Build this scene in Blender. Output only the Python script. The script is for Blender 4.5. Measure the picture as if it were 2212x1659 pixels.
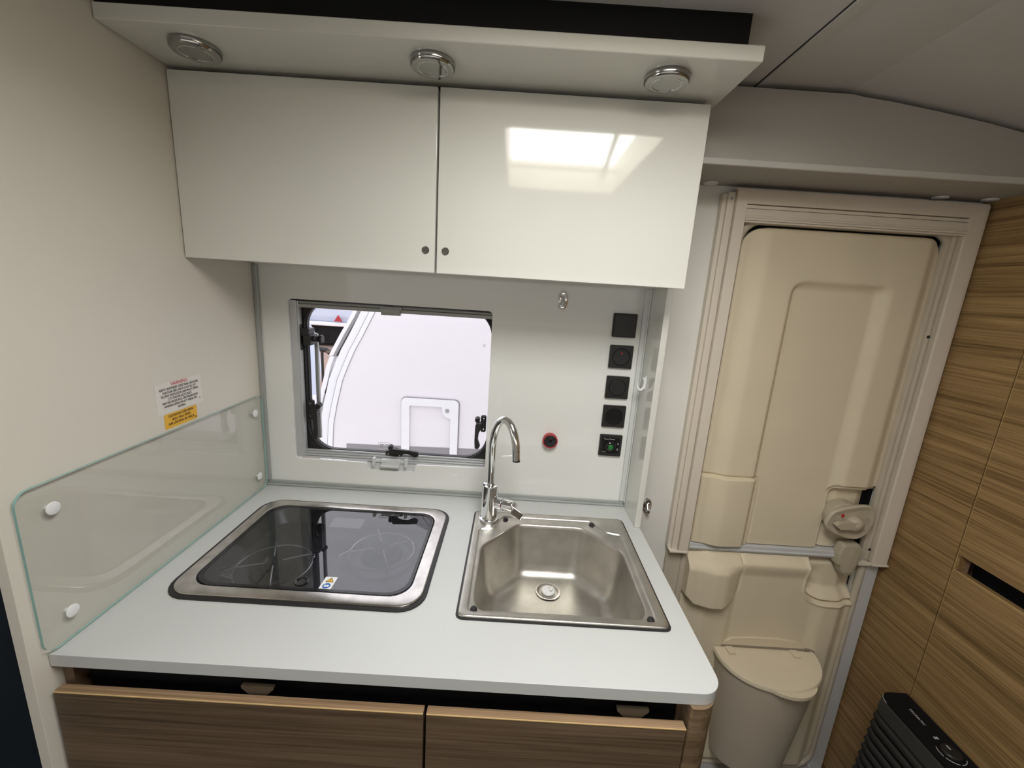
import bpy, bmesh, math, random
from mathutils import Vector, Matrix
random.seed(7)
S = bpy.context.scene
COL = S.collection
for o in list(bpy.data.objects):
    bpy.data.objects.remove(o)

# ------------------------------------------------------------------ camera
cd = bpy.data.cameras.new('camera')
cam = bpy.data.objects.new('camera', cd)
COL.objects.link(cam)
cd.sensor_fit = 'HORIZONTAL'
cd.sensor_width = 36.0
cd.lens = 36.0 * 907.712 / 2212.0
cd.clip_start = 0.02
R0 = Vector((0.99801788, 0.01021362, 0.0620966))
R1 = Vector((0.06283013, -0.21755208, -0.97402437))
R2 = Vector((0.00356093, 0.97599527, -0.21776259))
cam.matrix_world = Matrix(((R0.x, -R1.x, -R2.x, 0.6956), (R0.y, -R1.y, -R2.y, -1.1413),
                           (R0.z, -R1.z, -R2.z, 1.4995), (0, 0, 0, 1)))
S.camera = cam

# ------------------------------------------------------------------ light and exposure
S.view_settings.view_transform = 'Standard'
S.view_settings.look = 'None'
S.view_settings.exposure = 0.0
S.view_settings.gamma = 1.0
S.view_settings.use_curve_mapping = False
w = bpy.data.worlds.new('overcast_sky')
S.world = w
w.use_nodes = True
bg = w.node_tree.nodes['Background']
bg.inputs['Color'].default_value = (0.95, 0.955, 1.0, 1)
bg.inputs['Strength'].default_value = 2.2

def area(name, loc, rot, sx, sy, power, col):
    l = bpy.data.lights.new(name, 'AREA')
    l.shape = 'RECTANGLE'
    l.size, l.size_y, l.energy, l.color = sx, sy, power, col
    o = bpy.data.objects.new(name, l)
    COL.objects.link(o)
    o.location, o.rotation_euler = loc, rot
    return o
# daylight through the roof hatch and the end window, plus an added fill lamp opposite
area('skylight_daylight', (0.857, -0.97, 2.047), (0, 0, 0), 0.44, 0.68, 18.0, (1.0, 0.99, 0.965))
area('opposite_fill_light', (0.75, -2.23, 1.42), (math.radians(90), 0, 0), 3.0, 0.40, 3.2, (1.0, 0.99, 0.97))
area('end_window_daylight', (-1.68, -1.45, 1.25), (math.radians(90), 0, math.radians(-90)), 1.2, 0.6, 5.0, (1.0, 0.98, 0.95))

# ------------------------------------------------------------------ materials
MATS = {}
def mat(name, col, rough=0.5, metal=0.0, spec=0.5, coat=0.0, bump=0.0, bscale=200.0, var=0.04, vscale=6.0, aniso=0.0):
    m = bpy.data.materials.new(name)
    m.use_nodes = True
    nt = m.node_tree
    p = nt.nodes['Principled BSDF']
    p.inputs['Roughness'].default_value = rough
    p.inputs['Metallic'].default_value = metal
    p.inputs['Specular IOR Level'].default_value = spec
    p.inputs['Coat Weight'].default_value = coat
    p.inputs['Coat Roughness'].default_value = 0.03
    g = nt.nodes.new('ShaderNodeNewGeometry')
    n = nt.nodes.new('ShaderNodeTexNoise')
    n.inputs['Scale'].default_value = vscale
    n.inputs['Detail'].default_value = 4
    nt.links.new(g.outputs['Position'], n.inputs['Vector'])
    r = nt.nodes.new('ShaderNodeValToRGB')
    r.color_ramp.elements[0].position = 0.3
    r.color_ramp.elements[1].position = 0.7
    a = [c * (1 - var) for c in col]
    b = [min(1, c * (1 + var)) for c in col]
    r.color_ramp.elements[0].color = (*a, 1)
    r.color_ramp.elements[1].color = (*b, 1)
    nt.links.new(n.outputs['Fac'], r.inputs['Fac'])
    nt.links.new(r.outputs['Color'], p.inputs['Base Color'])
    if bump:
        n2 = nt.nodes.new('ShaderNodeTexNoise')
        n2.inputs['Scale'].default_value = bscale
        n2.inputs['Detail'].default_value = 3
        nt.links.new(g.outputs['Position'], n2.inputs['Vector'])
        bp = nt.nodes.new('ShaderNodeBump')
        bp.inputs['Strength'].default_value = bump
        bp.inputs['Distance'].default_value = 0.0008
        nt.links.new(n2.outputs['Fac'], bp.inputs['Height'])
        nt.links.new(bp.outputs['Normal'], p.inputs['Normal'])
    MATS[name] = m
    return m

def wood(name, axis, dark, mid, light, rough=0.45, k=1.0, wav=0.0):
    """streaky laminate, grain running along the given world axis"""
    m = bpy.data.materials.new(name)
    m.use_nodes = True
    nt = m.node_tree
    p = nt.nodes['Principled BSDF']
    p.inputs['Roughness'].default_value = rough
    p.inputs['Specular IOR Level'].default_value = 0.35
    g = nt.nodes.new('ShaderNodeNewGeometry')
    def layer(across, along, detail, dist):
        mp = nt.nodes.new('ShaderNodeMapping')
        s = [across * k] * 3
        s['XYZ'.index(axis)] = along
        mp.inputs['Scale'].default_value = s
        nt.links.new(g.outputs['Position'], mp.inputs['Vector'])
        n = nt.nodes.new('ShaderNodeTexNoise')
        n.inputs['Scale'].default_value = 1.0
        n.inputs['Detail'].default_value = detail
        n.inputs['Roughness'].default_value = 0.62
        n.inputs['Distortion'].default_value = dist
        nt.links.new(mp.outputs['Vector'], n.inputs['Vector'])
        return n
    a = layer(42, 1.4, 6, 0.35 + wav)
    b = layer(260, 3.2, 4, 0.1 + wav)
    mx = nt.nodes.new('ShaderNodeMix')
    mx.data_type = 'FLOAT'
    mx.inputs[0].default_value = 0.5
    nt.links.new(a.outputs['Fac'], mx.inputs[2])
    nt.links.new(b.outputs['Fac'], mx.inputs[3])
    r = nt.nodes.new('ShaderNodeValToRGB')
    e = r.color_ramp.elements
    e[0].position, e[0].color = 0.36, (*dark, 1)
    e[1].position, e[1].color = 0.66, (*light, 1)
    q = e.new(0.5)
    q.color = (*mid, 1)
    nt.links.new(mx.outputs[0], r.inputs['Fac'])
    nt.links.new(r.outputs['Color'], p.inputs['Base Color'])
    bp = nt.nodes.new('ShaderNodeBump')
    bp.inputs['Strength'].default_value = 0.12
    bp.inputs['Distance'].default_value = 0.0006
    nt.links.new(b.outputs['Fac'], bp.inputs['Height'])
    nt.links.new(bp.outputs['Normal'], p.inputs['Normal'])
    MATS[name] = m
    return m

def sheet_glass(name, tint, ior=1.5, rough=0.0):
    """thin pane: clear or tinted transmission with Fresnel gloss"""
    m = bpy.data.materials.new(name)
    m.use_nodes = True
    nt = m.node_tree
    nt.nodes.remove(nt.nodes['Principled BSDF'])
    out = nt.nodes['Material Output']
    t = nt.nodes.new('ShaderNodeBsdfTransparent')
    t.inputs['Color'].default_value = (*tint, 1)
    gl = nt.nodes.new('ShaderNodeBsdfGlossy')
    gl.inputs['Roughness'].default_value = rough
    f = nt.nodes.new('ShaderNodeFresnel')
    f.inputs['IOR'].default_value = ior
    mx = nt.nodes.new('ShaderNodeMixShader')
    # only the face the light enters by mirrors; the rear face of the sheet lets it out
    g = nt.nodes.new('ShaderNodeNewGeometry')
    fr = nt.nodes.new('ShaderNodeMath')
    fr.operation = 'SUBTRACT'
    fr.inputs[0].default_value = 1.0
    nt.links.new(g.outputs['Backfacing'], fr.inputs[1])
    ml = nt.nodes.new('ShaderNodeMath')
    ml.operation = 'MULTIPLY'
    nt.links.new(f.outputs['Fac'], ml.inputs[0])
    nt.links.new(fr.outputs[0], ml.inputs[1])
    nt.links.new(ml.outputs[0], mx.inputs['Fac'])
    nt.links.new(t.outputs['BSDF'], mx.inputs[1])
    nt.links.new(gl.outputs['BSDF'], mx.inputs[2])
    nt.links.new(mx.outputs['Shader'], out.inputs['Surface'])
    MATS[name] = m
    return m

mat('gloss_white', (0.66, 0.66, 0.605), 0.06, spec=0.5, var=0.01, vscale=2)
mat('splash_white', (0.76, 0.765, 0.735), 0.05, spec=0.5, var=0.01, vscale=2)
mat('wall_white', (0.66, 0.625, 0.55), 0.45, spec=0.35, bump=0.06, bscale=500, var=0.015, vscale=3)
mat('panel_white', (0.76, 0.75, 0.70), 0.4, spec=0.4, var=0.01)
mat('worktop_white', (0.53, 0.545, 0.53), 0.3, spec=0.45, bump=0.03, bscale=900, var=0.012, vscale=4)
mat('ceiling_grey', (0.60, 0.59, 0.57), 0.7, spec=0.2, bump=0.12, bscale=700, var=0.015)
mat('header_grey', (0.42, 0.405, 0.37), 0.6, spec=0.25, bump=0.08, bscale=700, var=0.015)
mat('lip_grey', (0.56, 0.555, 0.52), 0.45, var=0.01)
mat('door_beige', (0.70, 0.615, 0.455), 0.55, spec=0.3, bump=0.25, bscale=1400, var=0.02, vscale=9)
mat('frame_beige', (0.70, 0.63, 0.535), 0.4, spec=0.4, var=0.015)
mat('handle_beige', (0.46, 0.405, 0.30), 0.45, spec=0.35, bump=0.1, bscale=1200, var=0.02)
mat('seal_beige', (0.52, 0.46, 0.37), 0.6, var=0.04, vscale=15)
mat('alu_grey', (0.52, 0.53, 0.535), 0.35, metal=0.3, var=0.015)
mat('rail_grey', (0.36, 0.365, 0.355), 0.4, metal=0.2, var=0.015)
mat('black_rubber', (0.012, 0.012, 0.013), 0.45, var=0.1)
mat('black_plastic', (0.014, 0.014, 0.014), 0.38, var=0.1, bump=0.08, bscale=1500)
mat('black_matte', (0.006, 0.006, 0.007), 0.7, spec=0.2, var=0.15)
mat('black_gloss', (0.008, 0.008, 0.009), 0.12, var=0.1)
mat('dark_navy', (0.006, 0.012, 0.018), 0.6, spec=0.2, var=0.1)
mat('charcoal', (0.028, 0.028, 0.027), 0.5, spec=0.3, var=0.1, bump=0.1, bscale=900)
mat('charcoal_light', (0.05, 0.049, 0.045), 0.5, spec=0.3, var=0.08, bump=0.1, bscale=900)
mat('chrome', (0.82, 0.83, 0.84), 0.04, metal=1.0, var=0.01)
mat('chrome_dull', (0.42, 0.42, 0.41), 0.12, metal=1.0, var=0.02)
mat('steel', (0.50, 0.48, 0.435), 0.40, metal=1.0, var=0.10, vscale=28, bump=0.05, bscale=900)
mat('steel_rim', (0.56, 0.53, 0.50), 0.22, metal=1.0, var=0.12, vscale=40, bump=0.05, bscale=700)
mat('pan_steel', (0.13, 0.13, 0.14), 0.35, metal=1.0, var=0.1, vscale=20)
mat('wire_steel', (0.75, 0.75, 0.75), 0.22, metal=1.0, var=0.05)
mat('cast_black', (0.03, 0.03, 0.032), 0.5, metal=0.3, var=0.1)
mat('white_plastic', (0.75, 0.76, 0.755), 0.35, var=0.01)
mat('light_plastic', (0.58, 0.59, 0.585), 0.4, var=0.015)
mat('red_plastic', (0.42, 0.02, 0.025), 0.3, var=0.05)
mat('red_print', (0.5, 0.01, 0.02), 0.5, var=0.02)
mat('black_print', (0.015, 0.015, 0.015), 0.6, var=0.02)
mat('grey_print', (0.35, 0.35, 0.35), 0.6, var=0.02)
mat('white_print', (0.6, 0.6, 0.6), 0.6, var=0.02)
mat('blue_print', (0.02, 0.13, 0.4), 0.5, var=0.02)
mat('green_button', (0.01, 0.17, 0.035), 0.3, var=0.05)
mat('sticker_white', (0.70, 0.675, 0.615), 0.35, var=0.01)
mat('sticker_yellow', (0.75, 0.42, 0.02), 0.4, var=0.03)
mat('plate_white', (0.8, 0.8, 0.8), 0.4, var=0.01)
mat('hatch_cream', (0.72, 0.66, 0.55), 0.45, var=0.02)
mat('caravan_white', (0.78, 0.75, 0.79), 0.35, var=0.012, vscale=2)
mat('caravan_trim', (0.82, 0.82, 0.85), 0.3, var=0.01)
mat('caravan_blue_white', (0.55, 0.60, 0.72), 0.3, var=0.03, vscale=3)
mat('caravan_grey', (0.26, 0.25, 0.26), 0.4, var=0.03)
mat('ground_paving', (0.34, 0.235, 0.20), 0.85, bump=0.5, bscale=60, var=0.22, vscale=14)
mat('floor_grey', (0.09, 0.087, 0.083), 0.5, var=0.15, vscale=12, bump=0.1, bscale=80)
mat('threshold_grey', (0.42, 0.42, 0.42), 0.4, metal=0.3, var=0.03)
mat('glass_edge', (0.26, 0.46, 0.43), 0.15, var=0.08, vscale=20)
mat('clear_strip', (0.60, 0.62, 0.60), 0.08, spec=0.6, coat=0.5, var=0.01)
mat('clear_strip_dark', (0.34, 0.36, 0.35), 0.08, spec=0.6, coat=0.5, var=0.01)
mat('carcass_brown', (0.16, 0.10, 0.06), 0.6, var=0.1)
mat('upholstery_grey', (0.12, 0.12, 0.125), 0.9, var=0.1, vscale=30)
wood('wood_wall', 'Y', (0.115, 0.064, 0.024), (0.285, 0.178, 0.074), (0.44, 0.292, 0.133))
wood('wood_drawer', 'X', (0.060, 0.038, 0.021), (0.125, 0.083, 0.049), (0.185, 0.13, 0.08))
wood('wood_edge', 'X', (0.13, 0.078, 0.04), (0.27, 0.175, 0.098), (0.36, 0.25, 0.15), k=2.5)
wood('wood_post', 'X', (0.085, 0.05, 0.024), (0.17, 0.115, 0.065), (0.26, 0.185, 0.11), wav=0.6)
mat('bin_shaded_beige', (0.55, 0.485, 0.385), 0.55, spec=0.3, bump=0.25, bscale=1400, var=0.02, vscale=9)  # door beige greyed and darkened; body's shade below the lid is in the colour
mat('hinge_shadow_brown', (0.24, 0.205, 0.155), 0.5, var=0.05)
mat('catch_brown', (0.10, 0.075, 0.05), 0.6, var=0.08)
mat('wood_nosing', (0.55, 0.38, 0.17), 0.4, var=0.08, vscale=40)
sheet_glass('guard_glass', (0.955, 0.965, 0.962), 1.7)
sheet_glass('window_glass', (0.94, 0.94, 0.945), 1.35)
sheet_glass('hob_glass', (0.68, 0.68, 0.70), 1.95)
sheet_glass('lens_glass', (0.80, 0.80, 0.80), 1.5, 0.05)
sheet_glass('lens_plate', (0.55, 0.55, 0.56), 1.5, 0.25)

# ------------------------------------------------------------------ mesh helpers: every shape is (verts, faces) in world coordinates
def cat(*ms):
    V, F = [], []
    for v, f in ms:
        n = len(V)
        V += list(v)
        F += [tuple(i + n for i in q) for q in f]
    return V, F

def box(x0, x1, y0, y1, z0, z1, bev=0.0, seg=2):
    if x0 > x1: x0, x1 = x1, x0
    if y0 > y1: y0, y1 = y1, y0
    if z0 > z1: z0, z1 = z1, z0
    V = [(x, y, z) for x in (x0, x1) for y in (y0, y1) for z in (z0, z1)]
    F = [(0, 1, 3, 2), (4, 6, 7, 5), (0, 4, 5, 1), (2, 3, 7, 6), (0, 2, 6, 4), (1, 5, 7, 3)]
    if not bev:
        return V, F
    bm = bmesh.new()
    vs = [bm.verts.new(v) for v in V]
    for f in F:
        bm.faces.new([vs[i] for i in f])
    bmesh.ops.bevel(bm, geom=bm.edges[:], offset=bev, segments=seg, profile=0.5, affect='EDGES')
    bm.verts.index_update()
    r = [tuple(v.co) for v in bm.verts], [tuple(v.index for v in f.verts) for f in bm.faces]
    bm.free()
    return r

def frame_of(d):
    d = Vector(d).normalized()
    a = Vector((0, 0, 1)) if abs(d.z) < 0.9 else Vector((1, 0, 0))
    u = d.cross(a).normalized()
    return u, d.cross(u).normalized(), d

def loft(loops, cap0=True, cap1=True, closed=True):
    V, F = [], []
    n = len(loops[0])
    for l in loops:
        V += [tuple(p) for p in l]
    for i in range(len(loops) - 1):
        for j in range(n if closed else n - 1):
            a, b = i * n + j, i * n + (j + 1) % n
            F.append((a, b, b + n, a + n))
    if cap0: F.append(tuple(range(n))[::-1])
    if cap1: F.append(tuple(range((len(loops) - 1) * n, len(loops) * n)))
    return V, F

def lathe(prof, org, axis, n=40, cap0=True, cap1=True, su=1.0, sv=1.0):
    """prof: (radius, height along axis)"""
    u, v, d = frame_of(axis)
    org = Vector(org)
    loops = []
    for r, h in prof:
        r = max(r, 1e-5)
        loops.append([org + d * h + u * (r * su * math.cos(2 * math.pi * k / n)) + v * (r * sv * math.sin(2 * math.pi * k / n)) for k in range(n)])
    return loft(loops, cap0, cap1)

def cyl(p0, p1, r, r1=None, n=32, bev=0.0):
    p0, p1 = Vector(p0), Vector(p1)
    L = (p1 - p0).length
    r1 = r if r1 is None else r1
    if bev:
        pr = [(r - bev, 0), (r - bev * .3, bev * .3), (r, bev), (r1, L - bev), (r1 - bev * .3, L - bev * .3), (r1 - bev, L)]
    else:
        pr = [(r, 0), (r1, L)]
    return lathe(pr, p0, p1 - p0, n)

def tube(path, r, n=14, closed=False, su=1.0):
    P = [Vector(p) for p in path]
    m = len(P)
    loops, pu = [], None
    rr = r if isinstance(r, (list, tuple)) else [r] * m
    for i in range(m):
        if closed:
            d = P[(i + 1) % m] - P[i - 1]
        else:
            d = P[min(i + 1, m - 1)] - P[max(i - 1, 0)]
        d.normalize()
        if pu is None:
            u = frame_of(d)[0]
        else:
            u = (pu - d * pu.dot(d)).normalized()
        pu = u
        v = d.cross(u)
        loops.append([P[i] + u * (rr[i] * su * math.cos(2 * math.pi * k / n)) + v * (rr[i] * math.sin(2 * math.pi * k / n)) for k in range(n)])
    if closed:
        V, F = loft(loops, False, False)
        a = (m - 1) * n
        for j in range(n):
            F.append((a + j, a + (j + 1) % n, (j + 1) % n, j))
        return V, F
    return loft(loops)

def rrect(x0, x1, y0, y1, r, n=8):
    """rounded rectangle, r one radius or four (bl, br, tr, tl), counter-clockwise"""
    rs = r if isinstance(r, (list, tuple)) else [r] * 4
    cs = [(x0, y0, 1, 1, 180), (x1, y0, -1, 1, 270), (x1, y1, -1, -1, 0), (x0, y1, 1, -1, 90)]
    out = []
    for (cx, cy, sx, sy, a0), q in zip(cs, rs):
        if q <= 0:
            out.append((cx, cy))
            continue
        for k in range(n + 1):
            a = math.radians(a0 + 90 * k / n)
            out.append((cx + sx * q + q * math.cos(a), cy + sy * q + q * math.sin(a)))
    return out

def rpoly(pts, r, n=6):
    """polygon with rounded corners"""
    out = []
    m = len(pts)
    rs = r if isinstance(r, (list, tuple)) else [r] * m
    for i in range(m):
        p, a, b = Vector(pts[i]), Vector(pts[i - 1]), Vector(pts[(i + 1) % m])
        da, db = (a - p), (b - p)
        la, lb = da.length, db.length
        da.normalize(); db.normalize()
        ang = da.angle(db)
        q = min(rs[i] / math.tan(ang / 2), la * 0.49, lb * 0.49) if rs[i] > 0 else 0
        if q < 1e-6 or ang > 3.12:
            out.append(tuple(p))
            continue
        s, e = p + da * q, p + db * q
        for k in range(n + 1):
            t = k / n
            out.append(tuple(s * (1 - t) ** 2 + p * (2 * t * (1 - t)) + e * t * t))
    return out

AX = {'x': lambda a, b, c: (c, a, b), 'y': lambda a, b, c: (a, c, b), 'z': lambda a, b, c: (a, b, c)}
def plate(outer, holes, c0, c1, ax):
    """flat solid: 2-D outline with holes, between c0 and c1 along axis ax ('x': outline in y,z; 'y': x,z; 'z': x,y)"""
    bm = bmesh.new()
    loops = [outer] + list(holes)
    ed, rings = [], []
    for l in loops:
        vs = [bm.verts.new((p[0], p[1], 0)) for p in l]
        rings.append(vs)
        for i in range(len(vs)):
            ed.append(bm.edges.new((vs[i], vs[(i + 1) % len(vs)])))
    if holes:
        bmesh.ops.triangle_fill(bm, use_beauty=True, use_dissolve=False, edges=ed, normal=(0, 0, 1))
    else:
        bm.faces.new(rings[0])
    bm.verts.index_update()
    pts = [(v.co.x, v.co.y) for v in bm.verts]
    tri = [[v.index for v in f.verts] for f in bm.faces]
    ridx = [[v.index for v in vs] for vs in rings]
    bm.free()
    n = len(pts)
    V = [AX[ax](a, b, c0) for a, b in pts] + [AX[ax](a, b, c1) for a, b in pts]
    F = [tuple(t) for t in tri] + [tuple(i + n for i in t[::-1]) for t in tri]
    for rg in ridx:
        for i in range(len(rg)):
            a, b = rg[i], rg[(i + 1) % len(rg)]
            F.append((a, b, b + n, a + n))
    return V, F

def hfield(nu, nv, fn, back=None):
    """grid surface fn(u,v)->(x,y,z); back adds a flat closed rear at that y"""
    V = [fn(i / nu, j / nv) for j in range(nv + 1) for i in range(nu + 1)]
    F = [(j * (nu + 1) + i, j * (nu + 1) + i + 1, (j + 1) * (nu + 1) + i + 1, (j + 1) * (nu + 1) + i) for j in range(nv) for i in range(nu)]
    if back is not None:
        W = nu + 1
        ring = [i for i in range(nu)] + [j * W + nu for j in range(nv)] + [nv * W + i for i in range(nu, 0, -1)] + [j * W for j in range(nv, 0, -1)]
        n = len(V)
        V += [(V[i][0], back, V[i][2]) for i in ring]
        m = len(ring)
        for k in range(m):
            F.append((ring[k], n + k, n + (k + 1) % m, ring[(k + 1) % m]))
        F.append(tuple(n + k for k in range(m)))
    return V, F

def resample(loop, c, N):
    """radial resampling of a closed 2-D loop about c"""
    out = []
    m = len(loop)
    for k in range(N):
        a = 2 * math.pi * k / N
        dx, dy = math.cos(a), math.sin(a)
        best = None
        for i in range(m):
            x1, y1 = loop[i][0] - c[0], loop[i][1] - c[1]
            x2, y2 = loop[(i + 1) % m][0] - c[0], loop[(i + 1) % m][1] - c[1]
            ex, ey = x2 - x1, y2 - y1
            den = dx * ey - dy * ex
            if abs(den) < 1e-12: continue
            t = (x1 * ey - y1 * ex) / den
            s = (x1 * dy - y1 * dx) / den
            if t > 0 and -1e-9 <= s <= 1 + 1e-9 and (best is None or t > best):
                best = t
        out.append((c[0] + dx * best, c[1] + dy * best))
    return out

def inset(loop, c, d):
    out = []
    for x, y in loop:
        v = Vector((x - c[0], y - c[1]))
        L = v.length
        out.append((c[0] + v.x * (L - d) / L, c[1] + v.y * (L - d) / L))
    return out

def sstep(a, b, x):
    if a == b: return 1.0 if x >= a else 0.0
    t = max(0.0, min(1.0, (x - a) / (b - a)))
    return t * t * (3 - 2 * t)

WORLD = {}
def mk(name, m, mt, parent=None, smooth=35, mats=None, fmat=None):
    V, F = m[0], m[1]
    me = bpy.data.meshes.new(name)
    lo = [min(v[i] for v in V) for i in range(3)]
    hi = [max(v[i] for v in V) for i in range(3)]
    base = Vector(((lo[0] + hi[0]) / 2, (lo[1] + hi[1]) / 2, lo[2]))
    me.from_pydata([tuple(Vector(v) - base) for v in V], [], F)
    bm = bmesh.new(); bm.from_mesh(me)
    bmesh.ops.remove_doubles(bm, verts=bm.verts, dist=1e-6)
    bmesh.ops.recalc_face_normals(bm, faces=bm.faces)
    bm.to_mesh(me); bm.free()
    for q in (mats or [mt]):
        me.materials.append(MATS[q])
    if fmat:
        for p in me.polygons:
            p.material_index = fmat(p)
    if smooth:
        for p in me.polygons: p.use_smooth = True
        me.set_sharp_from_angle(angle=math.radians(smooth))
        wn_ = True
    else:
        wn_ = False
    o = bpy.data.objects.new(name, me)
    COL.objects.link(o)
    if wn_ and len(F) < 3000:
        q = o.modifiers.new('weighted_normal', 'WEIGHTED_NORMAL')
        q.weight = 100
        q.keep_sharp = True
    WORLD[o] = base
    if parent:
        o.parent = parent
        o.location = base - WORLD[parent]
    else:
        o.location = base
    return o

def empty(name, loc, parent=None):
    o = bpy.data.objects.new(name, None)
    o.empty_display_size = 0.05
    COL.objects.link(o)
    WORLD[o] = Vector(loc)
    if parent:
        o.parent = parent
        o.location = Vector(loc) - WORLD[parent]
    else:
        o.location = loc
    return o

def tag(o, label, cat_=None, group=None):
    o['label'] = label
    if cat_: o['category'] = cat_
    if group: o['group'] = group
    return o
def struct(o, label=None):
    o['kind'] = 'structure'
    if label: o['label'] = label
    return o
def thing(name, loc, label, cat_, group=None):
    return tag(empty(name, loc), label, cat_, group)

def text(name, body, size, org, u, v, mt, parent, align='CENTER', depth=0.00015, sx=1.0, space=1.0):
    """printed lettering as thin geometry; u is the reading direction, v is up"""
    c = bpy.data.curves.new('lettering', 'FONT')
    c.body, c.size, c.align_x, c.align_y = body, size, align, 'CENTER'
    c.extrude = depth
    c.space_character = space
    c.resolution_u = 3
    o = bpy.data.objects.new('lettering', c)
    COL.objects.link(o)
    bpy.context.view_layer.update()
    me = bpy.data.meshes.new_from_object(o.evaluated_get(bpy.context.evaluated_depsgraph_get()))
    bpy.data.objects.remove(o)
    u, v, org = Vector(u), Vector(v), Vector(org)
    wv = u.cross(v)
    V = [tuple(org + u * (p.co.x * sx) + v * p.co.y + wv * p.co.z) for p in me.vertices]
    F = [tuple(p.vertices) for p in me.polygons]
    bpy.data.meshes.remove(me)
    bpy.data.curves.remove(c)
    return mk(name, (V, F), mt, parent, smooth=0)

# ================================================================== STRUCTURE
FL = -0.05
CZ = 1.945
struct(mk('floor', box(-1.75, 2.6, -2.3, 0.05, FL - 0.06, FL), 'floor_grey', smooth=0), 'dark grey caravan floor')

# ceiling: flat part with the roof hatch opening, curving down to the right
cprof = [(1.36, CZ), (1.385, 1.9405), (1.446, 1.9345), (1.548, 1.9218), (1.652, 1.907), (1.727, 1.894), (1.86, 1.871), (2.1, 1.82), (2.6, 1.70)]
hole = rrect(0.630, 1.085, -1.32, -0.62, 0.02)
cl = plate([(-1.75, -2.3), (1.36, -2.3), (1.36, 0.05), (-1.75, 0.05)], [hole[::-1]], CZ, CZ + 0.03, 'z')
lo = [[(x, -2.3, z) for x, z in cprof] + [(x, -2.3, z + 0.03) for x, z in cprof[::-1]],
      [(x, 0.05, z) for x, z in cprof] + [(x, 0.05, z + 0.03) for x, z in cprof[::-1]]]
ceil = struct(mk('ceiling', cat(cl, loft(lo)), 'ceiling_grey', smooth=20), 'grey ceiling curving down to the right')
mk('ceiling_seam', box(1.1635, 1.1662, -2.2, -0.10, CZ - 0.0006, CZ + 0.001), 'charcoal', ceil, smooth=0)
mk('ceiling_strip', cat(box(1.166, 1.190, -2.2, -0.10, CZ - 0.003, CZ, 0.001, 1)), 'lip_grey', ceil)

# back wall, with the window and door openings
door_open = [(1.256, FL), (1.794, FL), (1.794, 1.72), (1.256, 1.72)]
wl = [(-1.75, FL), (1.256, FL), (1.256, 1.72), (1.794, 1.72), (1.794, FL), (2.6, FL), (2.6, 2.1), (-1.75, 2.1)]
win_open = [(0.080, 0.953), (0.642, 0.953), (0.642, 1.446), (0.080, 1.446)]
struct(mk('wall_back', plate(wl, [win_open[::-1]], 0.007, 0.045, 'y'), 'panel_white', smooth=0), 'plain off-white outer wall between kitchen and entrance door')
struct(mk('wall_front', plate([(-1.75, FL), (2.6, FL), (2.6, 2.1), (-1.75, 2.1)], [[(-0.8, 1.18), (-0.8, 1.66), (2.3, 1.66), (2.3, 1.18)]], -2.3, -2.25, 'y'), 'wall_white', smooth=0), 'wall opposite the kitchen')
struct(mk('wall_end', box(2.55, 2.6, -2.25, 0.007, FL, 2.1), 'wall_white', smooth=0), 'end wall')
struct(mk('wall_far', plate([(-2.25, FL), (0.007, FL), (0.007, 2.1), (-2.25, 2.1)], [[(-2.07, 0.93), (-2.07, 1.57), (-0.83, 1.57), (-0.83, 0.93)]], -1.75, -1.70, 'x'), 'wall_white', smooth=0), 'far end wall')
h = struct(empty('window_3', (-1.72, -1.45, 0.93)), 'wide window in the far end wall')
mk('window_frame', plate(rrect(-2.09, -0.81, 0.91, 1.59, 0.05), [rrect(-2.04, -0.86, 0.96, 1.54, 0.05)[::-1]], -1.74, -1.69, 'x'), 'black_rubber', h)
mk('pane', box(-1.725, -1.72, -2.06, -0.84, 0.94, 1.56), 'window_glass', h)
# white end panel left of the kitchen
struct(mk('wall_left', box(-0.018, 0.0, -0.624, 0.006, FL, CZ, 0.002), 'wall_white'), 'off-white full-height end panel left of the worktop')

# roof hatch above the camera
h = struct(empty('window_2', (0.857, -0.97, CZ)), 'roof hatch with cream inner frame')
mk('hatch_shaft', plate(rrect(0.61, 1.105, -1.34, -0.60, 0.03), [rrect(0.635, 1.08, -1.315, -0.625, 0.02)[::-1]], CZ - 0.006, 2.06, 'z'), 'hatch_cream', h)
mk('hatch_dome', box(0.61, 1.105, -1.34, -0.60, 2.062, 2.07), 'window_glass', h)
mk('crossbar', cyl((0.64, -1.2, 2.0), (1.075, -1.2, 2.0), 0.008), 'hatch_cream', h)
mk('stay_arm', cyl((0.98, -0.7, 2.03), (1.03, -1.28, 1.99), 0.009), 'rail_grey', h)
# unseen window opposite, added together with its cover for the fill light
h = struct(empty('added_window', (0.9, -2.27, 1.18)), 'added unseen window in the wall opposite, for fill light')
mk('window_frame', plate(rrect(-0.82, 2.32, 1.16, 1.68, 0.05), [rrect(-0.77, 2.27, 1.21, 1.63, 0.05)[::-1]], -2.29, -2.24, 'y'), 'hatch_cream', h)
mk('added_blind', box(-0.79, 2.29, -2.275, -2.27, 1.19, 1.65), 'hatch_cream', h)

# ---- header over the entrance door
hd = struct(empty('trim_1', (1.45, -0.16, 1.788)), 'grey header panel above the entrance door')
top = [(1.03, 1.936), (1.36, 1.9345), (1.385, 1.931), (1.446, 1.9255), (1.548, 1.9128), (1.652, 1.898), (1.727, 1.885), (1.854, 1.862)]
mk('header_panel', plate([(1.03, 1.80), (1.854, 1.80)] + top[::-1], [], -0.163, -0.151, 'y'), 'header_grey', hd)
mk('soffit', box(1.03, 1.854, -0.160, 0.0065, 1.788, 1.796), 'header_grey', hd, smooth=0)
mk('lip', box(1.03, 1.854, -0.1665, -0.159, 1.7865, 1.7995, 0.001, 1), 'lip_grey', hd)

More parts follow.
